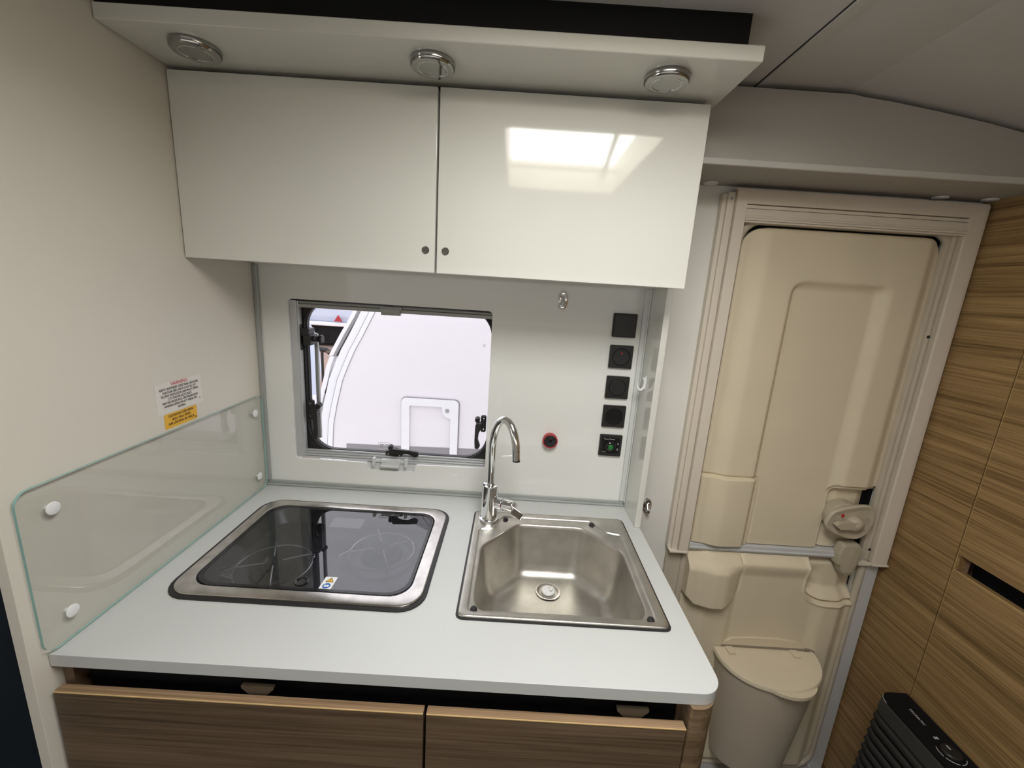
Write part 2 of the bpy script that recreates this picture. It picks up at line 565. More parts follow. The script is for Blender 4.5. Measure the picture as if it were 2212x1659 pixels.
def cover_cap(x, y, label):
    c = mk('cover_cap', lathe([(0.017, 0), (0.0165, 0.002), (0.014, 0.0035), (0.002, 0.004)], (x, y, 1.7878), (0, 0, -1), 28), 'white_plastic')
    tag(c, label, 'cover cap', 'cover caps under the header')
cover_cap(1.158, -0.016, 'white cover cap under the header beside the overhead cabinet')
cover_cap(1.838, -0.028, 'white cover cap under the header beside the wood cabinet')
cover_cap(1.725, -0.019, 'white cover cap under the header above the door frame')

# ---- fly-screen frame round the upper door
f = struct(empty('trim_2', (1.52, -0.01, 0.775)), 'beige fly-screen frame round the upper half of the door')
mk('left_stile', cat(box(1.195, 1.209, -0.012, 0.0065, 0.777, 1.768, 0.003), box(1.205, 1.224, -0.020, 0.0065, 0.777, 1.771, 0.004),
                     box(1.2235, 1.2505, -0.030, 0.0065, 0.777, 1.774, 0.0015)), 'frame_beige', f)
mk('groove', box(1.2222, 1.2237, -0.0265, -0.018, 0.779, 1.768), 'seal_beige', f, smooth=0)
mk('right_stile', cat(box(1.803, 1.8395, -0.030, 0.0065, 0.772, 1.775, 0.0015), box(1.8385, 1.8475, -0.027, 0.0065, 0.772, 1.775, 0.002)), 'frame_beige', f)
mk('inner_track', cat(box(1.776, 1.787, -0.014, 0.002, 0.778, 1.702, 0.003), box(1.786, 1.7965, -0.019, 0.002, 0.778, 1.702, 0.004), box(1.796, 1.8035, -0.024, 0.002, 0.778, 1.702, 0.001)), 'seal_beige', f)
mk('head_rail', cat(box(1.2495, 1.804, -0.0297, 0.0065, 1.743, 1.774, 0.001), box(1.22, 1.842, -0.0285, 0.0065, 1.7735, 1.7775, 0.001)), 'frame_beige', f)
mk('roller_cassette', cat(box(1.2500, 1.8035, -0.0245, 0.002, 1.7335, 1.7415, 0.001), box(1.2500, 1.8035, -0.0275, 0.002, 1.716, 1.7325, 0.002),
                          box(1.2500, 1.8035, -0.030, 0.002, 1.7105, 1.7165, 0.002), box(1.2500, 1.8035, -0.0325, 0.002, 1.7045, 1.7105, 0.002), box(1.2500, 1.8035, -0.029, 0.002, 1.700, 1.7045, 0.001)), 'frame_beige', f)
mk('end_cap', box(1.197, 1.2515, -0.032, 0.0065, 0.7715, 0.7775, 0.0015), 'frame_beige', f)
mk('end_cap', cat(box(1.8015, 1.8495, -0.032, 0.0065, 0.7665, 0.7725, 0.0015), box(1.766, 1.803, -0.024, 0.0, 0.762, 0.770, 0.0015)), 'frame_beige', f)
mk('screw', lathe([(0.004, 0), (0.0035, 0.001)], (1.2145, -0.0198, 1.755), (0, -1, 0), 16), 'rail_grey', f)
mk('screw', lathe([(0.0045, 0), (0.0035, 0.0015)], (1.790, -0.0188, 1.447), (0, -1, 0), 16), 'black_print', f)
mk('screw', lathe([(0.0045, 0), (0.0035, 0.0015)], (1.791, -0.0188, 0.815), (0, -1, 0), 16), 'black_print', f)

# ---- lower door surround and rubber seal
s = struct(empty('trim_3', (1.52, 0.0, FL)), 'door surround with beige seal')
mk('left_jamb', box(1.200, 1.2565, -0.006, 0.0065, FL, 0.772, 0.002), 'seal_beige', s)
mk('right_jamb', box(1.803, 1.845, -0.008, 0.0065, FL, 0.772, 0.002), 'light_plastic', s)
lp = rrect(1.2535, 1.7965, -0.03, 1.712, 0.06, 10)
mk('seal', tube([(a, -0.004, b) for a, b in lp], 0.0105, 12, True), 'seal_beige', s)
mk('sill', cat(box(1.0655, 1.845, -0.03, 0.0065, FL, -0.036, 0.002), box(1.0655, 1.845, -0.055, -0.03, FL, -0.044, 0.002)), 'threshold_grey', s)

# ---- entrance door, in two halves
X0, X1 = 1.264, 1.786
d = struct(empty('door_1', (1.52, 0.0, 0.0)), 'beige moulded two-part entrance door')
mk('gap_shade_backing', box(1.258, 1.792, 0.022, 0.040, -0.015, 1.71), 'black_matte', d, smooth=0)  # black backing added so the gaps around the leaves look shaded
def rbox(x, z, x0, x1, z0, z1, r):
    """signed distance inside a rounded box, positive inside"""
    cx, cz, hx, hz = (x0 + x1) / 2, (z0 + z1) / 2, (x1 - x0) / 2 - r, (z1 - z0) / 2 - r
    qx, qz = abs(x - cx) - hx, abs(z - cz) - hz
    return r - (math.hypot(max(qx, 0), max(qz, 0)) + min(max(qx, qz), 0))
def common(x):
    return 0.016 * sstep(1.283, 1.338, x) - 0.015 * sstep(1.733, 1.772, x)
def upper(u, v):
    z = 0.800 + v * (1.6950 - 0.800)
    r = 0.06
    dz = max(0.0, z - (1.6950 - r))
    ins = r - math.sqrt(max(0, r * r - dz * dz))
    x = X0 + ins + u * (X1 - X0 - 2 * ins)
    e = min(x - X0 - ins * 0.6, X1 - x - ins * 0.6, 1.6950 - z)
    hh = 0.012 * math.sqrt(max(0.0, 1 - (1 - min(1, max(0, e) / 0.016)) ** 2)) + common(x)
    # tall panel recess, open towards the bottom
    a = sstep(1.400, 1.424, x) * (1 - sstep(1.632, 1.676, x)) * (1 - sstep(1.545, 1.580, z))
    cr = rbox(x, z, 1.402, 1.70, 0.5, 1.578, 0.05)
    hh -= 0.015 * a * sstep(0.0, 0.02, cr)
    # hinge cover, lower left
    b = rbox(x, z, 1.20, 1.432, 0.70, 1.012, 0.018)
    hh += 0.012 * sstep(-0.001, 0.003, b) * (0.25 + 0.75 * (1 - sstep(1.338, 1.425, x) * 0.6)) - 0.007 * max(0, 1 - abs(b + 0.003) / 0.0045)
    # lock recess, lower right, with a raised border
    c = rbox(x, z, 1.636, 1.90, 0.70, 1.008, 0.028)
    hh -= 0.008 * sstep(0.0, 0.004, c) + 0.018 * sstep(0.011, 0.017, c) - 0.003 * max(0, 1 - abs(c - 0.007) / 0.005)
    return x, 0.012 - hh, z
mk('upper_leaf', hfield(174, 300, upper, 0.024), 'door_beige', d, smooth=50)
def lower(u, v):
    z0, z1 = -0.006, 0.770
    z = z0 + v * (z1 - z0)
    r = 0.075
    dz = max(0.0, (z0 + r) - z)
    ins = r - math.sqrt(max(0, r * r - dz * dz))
    x = X0 - 0.004 + ins * 0.6 + u * (X1 - X0 + 0.006 - 1.6 * ins)
    e = min(x - X0 + 0.006 - ins * 0.3, X1 + 0.006 - x - ins * 0.6, z - z0 + 0.002)
    hh = 0.010 * math.sqrt(max(0.0, 1 - (1 - min(1, max(0, e) / 0.014)) ** 2)) + common(x)
    hh += 0.022 * (1 - sstep(0.742, 0.770, z)) - 0.006
    # front bevels
    hh -= 0.008 * sstep(1.40, 1.425, x) * (1 - sstep(1.655, 1.70, x)) * (1 - sstep(0.70, 0.74, z))
    # hinge cover with a rounded lower end
    bx = 1.245
    b = rbox(x, z, 1.10, 1.4225, 0.604, 1.2, 0.07) if x > 1.34 else z - (0.604 + 0.9 * max(0, 1.290 - x))
    top = 1 - sstep(0.722, 0.768, z)
    hh += (0.026 * sstep(0.0, 0.006, b) * (1 - 0.9 * sstep(1.36, 1.42, x)) * top + 0.004 * sstep(0, 0.004, b)) - 0.007 * max(0, 1 - abs(b + 0.002) / 0.006)
    # finger shelf, right
    c = rbox(x, z, 1.620, 1.95, 0.617, 1.2, 0.06)
    low = 1 - sstep(0.630, 0.672, z)
    hh -= 0.034 * sstep(0.008, 0.014, c) * (1 - 0.85 * low * sstep(0.008, 0.02, c)) * sstep(0.615, 0.62, z)
    hh += 0.004 * max(0, 1 - abs(c - 0.003) / 0.006)
    return x, 0.012 - hh, z
mk('lower_leaf', hfield(174, 260, lower, 0.024), 'door_beige', d, smooth=50)
mk('meeting_rail', cat(box(1.262, 1.79, -0.010, 0.02, 0.7725, 0.7965, 0.003), box(1.262, 1.79, -0.013, 0.0, 0.778, 0.784, 0.002)), 'light_plastic', d)
# lock handle
hb = mk('handle_base', lathe([(0.047, 0), (0.048, 0.012), (0.046, 0.03), (0.04, 0.034)], (1.690, 0.010, 0.912), (0, -1, 0), 40, sv=1.0), 'handle_beige', d)
egg = [(1.628 + 0.0, 0.90), (1.640, 0.935), (1.672, 0.950), (1.715, 0.960), (1.748, 0.962), (1.764, 0.948), (1.768, 0.910), (1.757, 0.872), (1.735, 0.853), (1.702, 0.853), (1.662, 0.866), (1.638, 0.880)]
egg = rpoly(egg, 0.03, 4)
ec = (1.70, 0.907)
lps = []
for dd, y in ((0.004, -0.022), (0.0, -0.026), (0.0, -0.032), (0.004, -0.036), (0.016, -0.034), (0.024, -0.031)):
    lps.append([(a, y, b) for a, b in inset(egg, ec, dd)])
mk('handle_shell', loft(lps), 'handle_beige', d)
kn = mk('thumb_turn', cat(lathe([(0.023, 0), (0.0225, 0.010), (0.018, 0.018), (0.010, 0.023), (0.001, 0.025)], (1.713, -0.030, 0.903), (0, -1, 0), 28),
                          plate(rpoly([(1.712, 0.915), (1.660, 0.911), (1.646, 0.902), (1.662, 0.891), (1.712, 0.893)], 0.004), [], -0.052, -0.036, 'y')), 'handle_beige', d)
mk('red_dot', lathe([(0.0048, 0), (0.0045, 0.001)], (1.672, -0.0365, 0.9275), (0, -1, 0), 18), 'red_print', d)
mk('black_dot', lathe([(0.005, 0), (0.0045, 0.001)], (1.6715, -0.0365, 0.888), (0, -1, 0), 18), 'black_print', d)
arc = [(1.7435 + 0.008 * math.cos(a), -0.036, 0.905 + 0.022 * math.sin(a)) for a in [math.radians(-75 + 15 * k) for k in range(11)]]
mk('emboss', tube(arc, 0.002, 6), 'handle_beige', d)
l2 = rpoly([(1.704, 0.832), (1.750, 0.834), (1.763, 0.824), (1.762, 0.780), (1.752, 0.735), (1.735, 0.724), (1.716, 0.735), (1.708, 0.757), (1.698, 0.762), (1.697, 0.800)], 0.010, 4)
c2 = (1.73, 0.785)
mk('latch_handle', loft([[(a, y, b) for a, b in inset(l2, c2, dd)] for dd, y in ((0, -0.004), (0, -0.024), (0.004, -0.030), (0.012, -0.031))]), 'handle_beige', d)
mk('latch_grip', plate(rpoly([(1.728, 0.822), (1.742, 0.808), (1.745, 0.770), (1.735, 0.745), (1.724, 0.740), (1.726, 0.78)], 0.006), [], -0.038, -0.030, 'y'), 'handle_beige', d)

# ================================================================== KITCHEN
# ---- splashback with the window cut-out
so = [(0.002, 0.900), (1.0505, 0.900), (1.0505, 1.560), (0.002, 1.560)]
cut = rpoly([(0.0855, 0.983), (0.290, 0.983), (0.293, 0.962), (0.4305, 0.962), (0.433, 0.985), (0.6365, 0.988), (0.6355, 1.4405), (0.0855, 1.4405)], [0.012, 0.008, 0.008, 0.008, 0.008, 0.012, 0.012, 0.012])
def edge_white(p): return 1 if abs(p.normal.y) < 0.5 else 0
tag(mk('splashback', plate(so, [cut[::-1]], 0.0, 0.0065, 'y'), None, smooth=0, mats=['splash_white', 'plate_white'], fmat=edge_white), 'glossy white splashback panel around the kitchen window', 'splashback')

# ---- corner profiles
struct(mk('trim_4', cat(box(0.0005, 0.0125, -0.010, -0.0005, 0.915, 1.5235, 0.002)), 'clear_strip_dark'), 'grey corner strip at the left end of the splashback')
struct(mk('trim_5', cat(box(1.0365, 1.0500, -0.008, -0.0003, 0.915, 1.5235, 0.002), box(1.0475, 1.0505, -0.016, -0.008, 0.915, 1.5235, 0.001)), 'clear_strip'), 'clear corner strip at the right end of the splashback')
cs = struct(empty('trim_6', (0.52, -0.006, 0.9)), 'clear plastic strip along the back of the worktop')
mk('upper_strip', box(0.003, 1.0505, -0.006, -0.0003, 0.9005, 0.9135, 0.0015), 'clear_strip_dark', cs)
mk('lower_strip', box(0.003, 1.0505, -0.0135, -0.006, 0.9005, 0.906, 0.002), 'clear_strip_dark', cs)

# ---- kitchen window
wi = struct(empty('window_1', (0.361, 0.02, 0.96)), 'small kitchen window with black rubber and latches')
mk('left_stile', cat(box(0.0805, 0.1035, 0.0068, 0.028, 0.985, 1.4405, 0.002), box(0.103, 0.108, 0.010, 0.028, 0.985, 1.435, 0.001)), 'alu_grey', wi)
mk('blind_bar', cat(box(0.106, 0.6375, 0.010, 0.026, 1.4185, 1.4285, 0.002), box(0.106, 0.6375, 0.014, 0.026, 1.4285, 1.436, 0.002)), 'rail_grey', wi)
mk('top_shadow_bar', box(0.081, 0.641, 0.0068, 0.03, 1.437, 1.4455), 'black_rubber', wi, smooth=0)  # black box standing in for the shadow line under the cut-out's top edge
mk('bottom_track', cat(*[box(0.106, 0.6375, 0.0085 + 0.005 * k, 0.030, 0.9835 + 0.0055 * k, 0.9885 + 0.0055 * k, 0.001, 1) for k in range(4)]), 'alu_grey', wi)
mk('ledge', box(0.2885, 0.4345, 0.0068, 0.020, 0.955, 0.9815, 0.002), 'light_plastic', wi)
ph = mk('pull_handle', cat(box(0.334, 0.389, -0.002, 0.012, 0.9815, 0.996, 0.002), box(0.334, 0.389, -0.012, 0.010, 0.9745, 0.9825, 0.003), box(0.314, 0.41, 0.004, 0.010, 0.984, 0.992, 0.001)), 'light_plastic', wi)
for x in (0.313, 0.406):
    mk('clip', cat(box(x - 0.004, x + 0.004, -0.006, 0.010, 0.975, 1.000, 0.002), box(x - 0.006, x + 0.006, -0.002, 0.006, 0.985, 0.993, 0.002)), 'light_plastic', ph)
tc = mk('top_catch', cat(box(0.334, 0.386, 0.004, 0.020, 1.412, 1.430, 0.002), box(0.330, 0.390, 0.006, 0.02, 1.427, 1.435, 0.001)), 'rail_grey', wi)
inner = rrect(0.1195, 0.6345, 1.0065, 1.436, 0.068, 10)
inner2 = rrect(0.1135, 0.6405, 1.0005, 1.442, 0.074, 10)
mk('rubber_frame', cat(plate([(0.0805, 0.995), (0.6415, 0.995), (0.6415, 1.4455), (0.0805, 1.4455)], [inner[::-1]], 0.0305, 0.044, 'y'),
                       tube([(a, 0.029, b) for a, b in rrect(0.1125, 0.6415, 0.9995, 1.443, 0.08, 10)], 0.0032, 8, True)), 'black_rubber', wi)
mk('pane', plate(rrect(0.112, 0.6415, 0.999, 1.443, 0.075, 8), [], 0.046, 0.049, 'y'), 'window_glass', wi)
# grey stay beside the left edge
st = mk('stay_tube', box(0.1275, 0.1385, 0.050, 0.060, 1.030, 1.345, 0.003), 'rail_grey', wi)
sb = mk('stay_block', cat(box(0.104, 0.132, 0.014, 0.05, 1.340, 1.362, 0.003), box(0.116, 0.138, 0.010, 0.05, 1.315, 1.344, 0.003), box(0.101, 0.110, 0.012, 0.04, 1.300, 1.372, 0.002)), 'black_plastic', wi)
mk('stay_knob', cat(cyl((0.136, 0.028, 1.333), (0.160, 0.028, 1.333), 0.0085, 0.0095, 20, 0.002), cyl((0.158, 0.028, 1.333), (0.164, 0.028, 1.333), 0.0115, 0.0115, 20, 0.002)), 'black_plastic', sb)
for z in (1.318, 1.350): mk('rivet', lathe([(0.0025, 0), (0.001, 0.001)], (0.1055, 0.0118, z), (0, -1, 0), 10), 'chrome_dull', sb)
def latch(ox, oz, ang, mir=1, k=1.0):
    """window latch: base, hub and curved lever; ang turns the lever, 0 hangs down"""
    ca, sa = math.cos(ang), math.sin(ang)
    def T(m):
        V, F = m
        return [(ox + k * (mir * x * ca - z * sa), y, oz + k * (mir * x * sa + z * ca)) for x, y, z in V], F
    b = mk('latch', T(cat(box(0.002, 0.022, 0.022, 0.034, -0.024, 0.040, 0.006, 3), box(-0.014, 0.010, 0.012, 0.030, -0.006, 0.016, 0.005, 3))), 'black_plastic', wi)
    lev = rpoly([(-0.015, 0.010), (0.002, 0.012), (0.006, -0.004), (-0.002, -0.022), (-0.004, -0.045), (0.005, -0.070), (-0.002, -0.082), (-0.014, -0.080), (-0.016, -0.05)], 0.006, 4)
    mk('lever', T(plate(lev, [], 0.006, 0.015, 'y')), 'black_plastic', b)
    mk('hub', T(cyl((-0.010, 0.02, 0.020), (-0.010, 0.036, 0.024), 0.009, 0.0095, 18, 0.002)), 'charcoal', b)
    for z in (-0.012, 0.028):
        mk('rivet', T(lathe([(0.0028, 0), (0.001, 0.001)], (0.013, 0.0218, z), (0, -1, 0), 10)), 'chrome_dull', b)
latch(0.135, 1.119, 0.0, -1, 0.92)
latch(0.6145, 1.109, 0.0, 1, 0.80)
latch(0.372, 1.0140, math.radians(86), -1, 0.84)
sk = tag(mk('pane_sticker', cat(*[tube([(a, 0.0455, b) for a, b in rrect(0.312, 0.347, 1.011, 1.031, 0.003, 3)], 0.0006, 5, True)]), 'white_print', wi), 'small outlined label printed on the pane')
mk('print_line', cat(box(0.316, 0.328, 0.0452, 0.0456, 1.023, 1.0255), box(0.331, 0.343, 0.0452, 0.0456, 1.0235, 1.0255), box(0.316, 0.326, 0.0452, 0.0456, 1.0155, 1.018), box(0.332, 0.342, 0.0452, 0.0456, 1.0155, 1.0175)), 'grey_print', sk, smooth=0)

# ---- worktop with cut-outs for hob and sink
HOB = (0.058, 0.557, -0.472, -0.094)
SNK = (0.6195, 1.0255, -0.4795, -0.0885)
wo = rrect(0.0015, 1.0655, -0.600, -0.0003, [0.0, 0.036, 0, 0], 10)
wo = [p for p in wo]
wk = tag(mk('worktop', plate(wo, [rrect(HOB[0] + 0.012, HOB[1] - 0.012, HOB[2] + 0.012, HOB[3] - 0.012, 0.04)[::-1],
                                  rrect(SNK[0] + 0.01, SNK[1] - 0.01, SNK[2] + 0.01, SNK[3] - 0.01, 0.006)[::-1]], 0.878, 0.900, 'z'), 'worktop_white', smooth=30), 'white laminate worktop with one rounded front corner', 'worktop')
bv = wk.modifiers.new('bevel', 'BEVEL'); bv.width = 0.0014; bv.segments = 2; bv.limit_method = 'ANGLE'; bv.angle_limit = math.radians(60)

# ---- base cabinet
bc = thing('base_cabinet', (0.53, -0.3, FL), 'wood-fronted kitchen base cabinet under the white worktop', 'cabinet')
mk('side_panel', box(0.002, 0.018, -0.585, -0.002, FL + 0.06, 0.877), 'carcass_brown', bc, smooth=0)
mk('side_panel', box(1.005, 1.020, -0.575, -0.002, FL + 0.06, 0.877), 'carcass_brown', bc, smooth=0)
mk('bottom_panel', box(0.018, 1.005, -0.58, -0.002, FL + 0.06, FL + 0.08), 'carcass_brown', bc, smooth=0)
mk('back_panel', box(0.018, 1.005, -0.012, -0.002, FL + 0.08, 0.877), 'carcass_brown', bc, smooth=0)
mk('gap_shade_panel', box(0.030, 1.005, -0.572, -0.565, 0.60, 0.8775), 'black_matte', bc, smooth=0)  # black panel standing in for the shade between worktop and drawer fronts
mk('plinth', box(0.002, 1.03, -0.55, -0.535, FL, FL + 0.06), 'charcoal', bc, smooth=0)
def front(x0, x1, name='drawer_front'):
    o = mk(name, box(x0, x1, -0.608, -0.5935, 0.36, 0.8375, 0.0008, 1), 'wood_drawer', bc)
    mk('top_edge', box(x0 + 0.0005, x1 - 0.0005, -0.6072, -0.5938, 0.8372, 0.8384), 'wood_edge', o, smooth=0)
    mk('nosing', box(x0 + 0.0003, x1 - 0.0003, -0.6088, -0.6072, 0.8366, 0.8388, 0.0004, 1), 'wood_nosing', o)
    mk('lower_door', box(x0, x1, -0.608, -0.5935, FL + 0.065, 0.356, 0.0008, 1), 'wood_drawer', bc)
    return o
front(0.0065, 0.5905)
front(0.5950, 1.0085)
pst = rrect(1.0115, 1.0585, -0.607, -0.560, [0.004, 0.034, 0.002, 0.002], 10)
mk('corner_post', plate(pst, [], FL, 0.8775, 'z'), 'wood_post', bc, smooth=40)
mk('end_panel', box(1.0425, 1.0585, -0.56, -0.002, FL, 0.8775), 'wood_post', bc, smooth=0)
for cx in (0.318, 0.927):
    pl = plate([(cx - 0.026, 0.851), (cx + 0.026, 0.851), (cx + 0.026, 0.846), (cx + 0.014, 0.834), (cx - 0.014, 0.834), (cx - 0.026, 0.846)], [], -0.590, -0.584, 'y')
    mk('catch', pl, 'catch_brown', bc, smooth=0)

# ---- dark tall unit beyond the end panel
dk = thing('tall_unit', (-0.33, -0.3, FL), 'blue-black tall unit beyond the white end panel, bottom left', 'cabinet')
mk('body', box(-0.62, -0.021, -0.555, 0.004, FL, 1.9), 'dark_navy', dk, smooth=0)
mk('door', box(-0.615, -0.026, -0.575, -0.5555, 0.0, 1.88, 0.004), 'dark_navy', dk)

# ---- overhead cabinet
oc = thing('overhead_cabinet', (0.523, -0.11, 1.527), 'glossy white two-door overhead cabinet above the window', 'cabinet')
mk('body', box(0.0015, 1.0405, -0.2165, -0.0005, 1.5275, 1.8765), 'panel_white', oc, smooth=0)
for x0, x1, kx in ((0.0025, 0.5222, 0.503), (0.5262, 1.0465, 0.544)):
    dr = mk('door', box(x0, x1, -0.236, -0.218, 1.524, 1.8695, 0.0015), 'gloss_white', oc)
    b = mk('push_lock', lathe([(0.0078, 0), (0.0078, 0.0015), (0.0065, 0.003), (0.0058, 0.0025), (0.0055, 0.002), (0.0045, 0.002)], (kx, -0.2358, 1.569), (0, -1, 0), 24), 'chrome_dull', dr)
    mk('cap', lathe([(0.0056, 0.0), (0.005, 0.0006)], (kx, -0.2377, 1.569), (0, -1, 0), 20), 'charcoal_light', b) if False else None
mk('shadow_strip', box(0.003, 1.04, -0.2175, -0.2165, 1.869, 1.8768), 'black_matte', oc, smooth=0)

# ---- light shelf, fascia and spotlights
tag(mk('light_shelf', box(0.0015, 1.064, -0.375, -0.0005, 1.877, 1.900, 0.0012, 1), 'gloss_white'), 'white shelf board above the overhead cabinet holding three spotlights', 'shelf')
tag(mk('fascia_panel', box(0.0015, 1.0385, -0.369, -0.357, 1.9003, 1.9448), 'black_matte', smooth=0), 'black panel between the light shelf and the ceiling', 'panel')
for x, lb in ((0.114, 'round chrome spotlight under the shelf, nearest the left wall'), (0.526, 'round chrome spotlight under the shelf, above the cabinet door gap'), (0.934, 'round chrome spotlight under the shelf, nearest the entrance door')):
    t = thing('spotlight', (x, -0.309, 1.864), lb, 'spotlight', 'spotlights under the light shelf')
    mk('bezel', lathe([(0.0385, 0), (0.0392, 0.003), (0.0385, 0.009), (0.0365, 0.0115), (0.0275, 0.0122), (0.0262, 0.0115), (0.0258, 0.009)], (x, -0.309, 1.8767), (0, 0, -1), 48, True, False), 'chrome_dull', t)
    mk('lens', lathe([(0.0257, 0.0), (0.0255, 0.001), (0.0235, 0.0013), (0.0225, 0.0008), (0.001, 0.0009)], (x, -0.309, 1.8668), (0, 0, -1), 40), 'chrome_dull', t)
    mk('lens_ring', tube([(x + 0.0255 * math.cos(a), -0.309 + 0.0255 * math.sin(a), 1.8652) for a in [2 * math.pi * k / 40 for k in range(40)]], 0.0008, 6, True), 'chrome', t)

# ---- right partition
tag(mk('partition_panel', box(1.0510, 1.0665, -0.123, -0.0003, 0.9003, 1.5272, 0.0015), 'gloss_white'), 'narrow white upright panel between worktop and entrance door', 'panel')

# ---- hob
hx0, hx1, hy0, hy1 = HOB
ho = thing('hob', (0.3075, -0.283, 0.90), 'built-in two-burner gas hob under a dark glass lid', 'hob')
hc = (0.3075, -0.283)
N = 160
def ring(i, r, z):
    return [(a, b, z) for a, b in resample(rrect(hx0 + i, hx1 - i, hy0 + i, hy1 - i, r, 10), hc, N)]
mk('seal', loft([ring(0.0, 0.05, 0.9002), ring(0.0005, 0.0495, 0.9025), ring(0.003, 0.047, 0.9035), ring(0.010, 0.043, 0.9035)], False, False), 'black_rubber', ho)
mk('rim', loft([ring(0.008, 0.044, 0.9012), ring(0.0085, 0.0435, 0.9055), ring(0.011, 0.042, 0.9072), ring(0.030, 0.043, 0.9072), ring(0.0335, 0.042, 0.9062), ring(0.0345, 0.042, 0.9005)], False, False), 'steel_rim', ho)
mk('pan', loft([ring(0.0345, 0.042, 0.9000), ring(0.036, 0.042, 0.893), ring(0.048, 0.045, 0.866), ring(0.075, 0.05, 0.862), ring(0.12, 0.05, 0.862)], False, True), 'pan_steel', ho)
lid = tag(mk('glass_lid', loft([ring(0.037, 0.043, 0.9012), ring(0.0365, 0.043, 0.9018), ring(0.0365, 0.043, 0.9052), ring(0.0375, 0.043, 0.9062)], True, True), 'hob_glass', ho), 'dark tinted glass lid')
mk('edge_print', loft([ring(0.0360, 0.043, 0.9066), ring(0.0425, 0.041, 0.9066), ring(0.0425, 0.041, 0.9069), ring(0.0360, 0.043, 0.9069)], False, False), 'black_gloss', lid)
st = tag(mk('warning_label', plate(rrect(0.345, 0.369, -0.432, -0.394, 0.001, 2), [], 0.9063, 0.9066, 'z'), 'plate_white', lid, smooth=0), 'small white label with a warning triangle')
mk('warning_triangle', plate([(0.3505, -0.409), (0.3655, -0.409), (0.358, -0.3965)], [], 0.9066, 0.9068, 'z'), 'sticker_yellow', st, smooth=0)
mk('triangle_border', cat(*[tube([(a, b, 0.9067), (c, e, 0.9067)], 0.0005, 5) for (a, b), (c, e) in (((0.3505, -0.409), (0.3655, -0.409)), ((0.3655, -0.409), (0.358, -0.3965)), ((0.358, -0.3965), (0.3505, -0.409)))] + [tube([(0.358, -0.4, 0.9069), (0.358, -0.4055, 0.9069)], 0.0005, 5)]), 'black_print', st)
mk('blue_disc', lathe([(0.0078, 0), (0.0078, 0.0002)], (0.357, -0.4205, 0.9066), (0, 0, 1), 28), 'blue_print', st)
mk('book_mark', cat(box(0.3525, 0.3565, -0.4235, -0.418, 0.9068, 0.907), box(0.3575, 0.3615, -0.4235, -0.418, 0.9068, 0.907)), 'plate_white', st, smooth=0)
mk('rating_label', plate(rrect(0.267, 0.345, -0.206, -0.163, 0.004, 3), [], 0.8985, 0.9, 'z'), 'rail_grey', lid, smooth=0)
mk('brand_strip', box(0.298, 0.335, -0.1475, -0.139, 0.8985, 0.9), 'charcoal_light', lid, smooth=0)
mk('grommet', lathe([(0.0135, 0), (0.0135, 0.0012), (0.0115, 0.002), (0.0095, 0.0012), (0.009, 0)], (0.3045, -0.413, 0.9062), (0, 0, 1), 32, False, False), 'black_gloss', lid)
mk('rubber_stop', lathe([(0.006, 0), (0.006, 0.003), (0.004, 0.004), (0.0005, 0.0042)], (0.412, -0.151, 0.9062), (0, 0, 1), 20), 'black_gloss', lid)
for bx, by, R_, hs in ((0.200, -0.330, 0.078, 200), (0.415, -0.252, 0.074, 200)):
    b = mk('burner', cat(lathe([(0.048, 0), (0.044, 0.005), (0.030, 0.007), (0.028, 0.012), (0.001, 0.012)], (bx, by, 0.862), (0, 0, 1), 36), lathe([(0.022, 0.012), (0.024, 0.015), (0.022, 0.019), (0.001, 0.020)], (bx, by, 0.862), (0, 0, 1), 36)), 'cast_black', ho)
    path = [(bx + R_ * math.cos(2 * math.pi * k / 40), by + R_ * math.sin(2 * math.pi * k / 40), 0.874) for k in range(40)]
    sup = mk('pan_support', tube(path, 0.0022, 8, True), 'wire_steel', ho)
    for k in range(4):
        a = math.radians(25 + 90 * k)
        ca, sa = math.cos(a), math.sin(a)
        mk('wire', tube([(bx + q * ca, by + q * sa, zz) for q, zz in ((0.018, 0.886), (0.070, 0.888), (R_ + 0.004, 0.882), (R_ + 0.006, 0.868))], 0.0022, 8), 'wire_steel', sup)
    a = math.radians(hs)
    ca, sa = math.cos(a), math.sin(a)
    mk('wire_loop', tube([(bx + (R_ + q) * ca - s_ * sa, by + (R_ + q) * sa + s_ * ca, 0.874) for q, s_ in ((-0.004, 0.022), (0.02, 0.006), (0.02, -0.006), (-0.004, -0.022))], 0.002, 8), 'wire_steel', sup)

# ---- sink
sk = thing('sink', (0.8225, -0.284, 0.90), 'square stainless steel sink with an angled bowl', 'sink')
sc = (0.822, -0.295)
N = 240
sx0, sx1, sy0, sy1 = SNK
def srect(i, r): return resample(rrect(sx0 + i, sx1 - i, sy0 + i, sy1 - i, r, 8), sc, N)
def Z(l, z): return [(a, b, z) for a, b in l]
mk('seal', loft([Z(srect(0.0, 0.014), 0.9002), Z(srect(0.0005, 0.0135), 0.9022), Z(srect(0.003, 0.011), 0.903), Z(srect(0.008, 0.008), 0.903)], False, False), 'black_rubber', sk)
gro = rpoly([(0.641, -0.4605), (0.6395, -0.181), (0.679, -0.176), (0.692, -0.128), (0.700, -0.115), (0.934, -0.113), (0.948, -0.140), (0.967, -0.163), (1.0035, -0.172), (1.0005, -0.4605)], [0.01, 0.008, 0.016, 0.03, 0.008, 0.012, 0.03, 0.03, 0.008, 0.01])
bowl = rpoly([(0.6475, -0.4635), (0.6475, -0.250), (0.736, -0.1415), (0.908, -0.1405), (0.9935, -0.235), (0.9915, -0.4635)], [0.05, 0.045, 0.045, 0.045, 0.045, 0.05], 10)
gl, bl_ = resample(gro, sc, N), resample(bowl, sc, N)
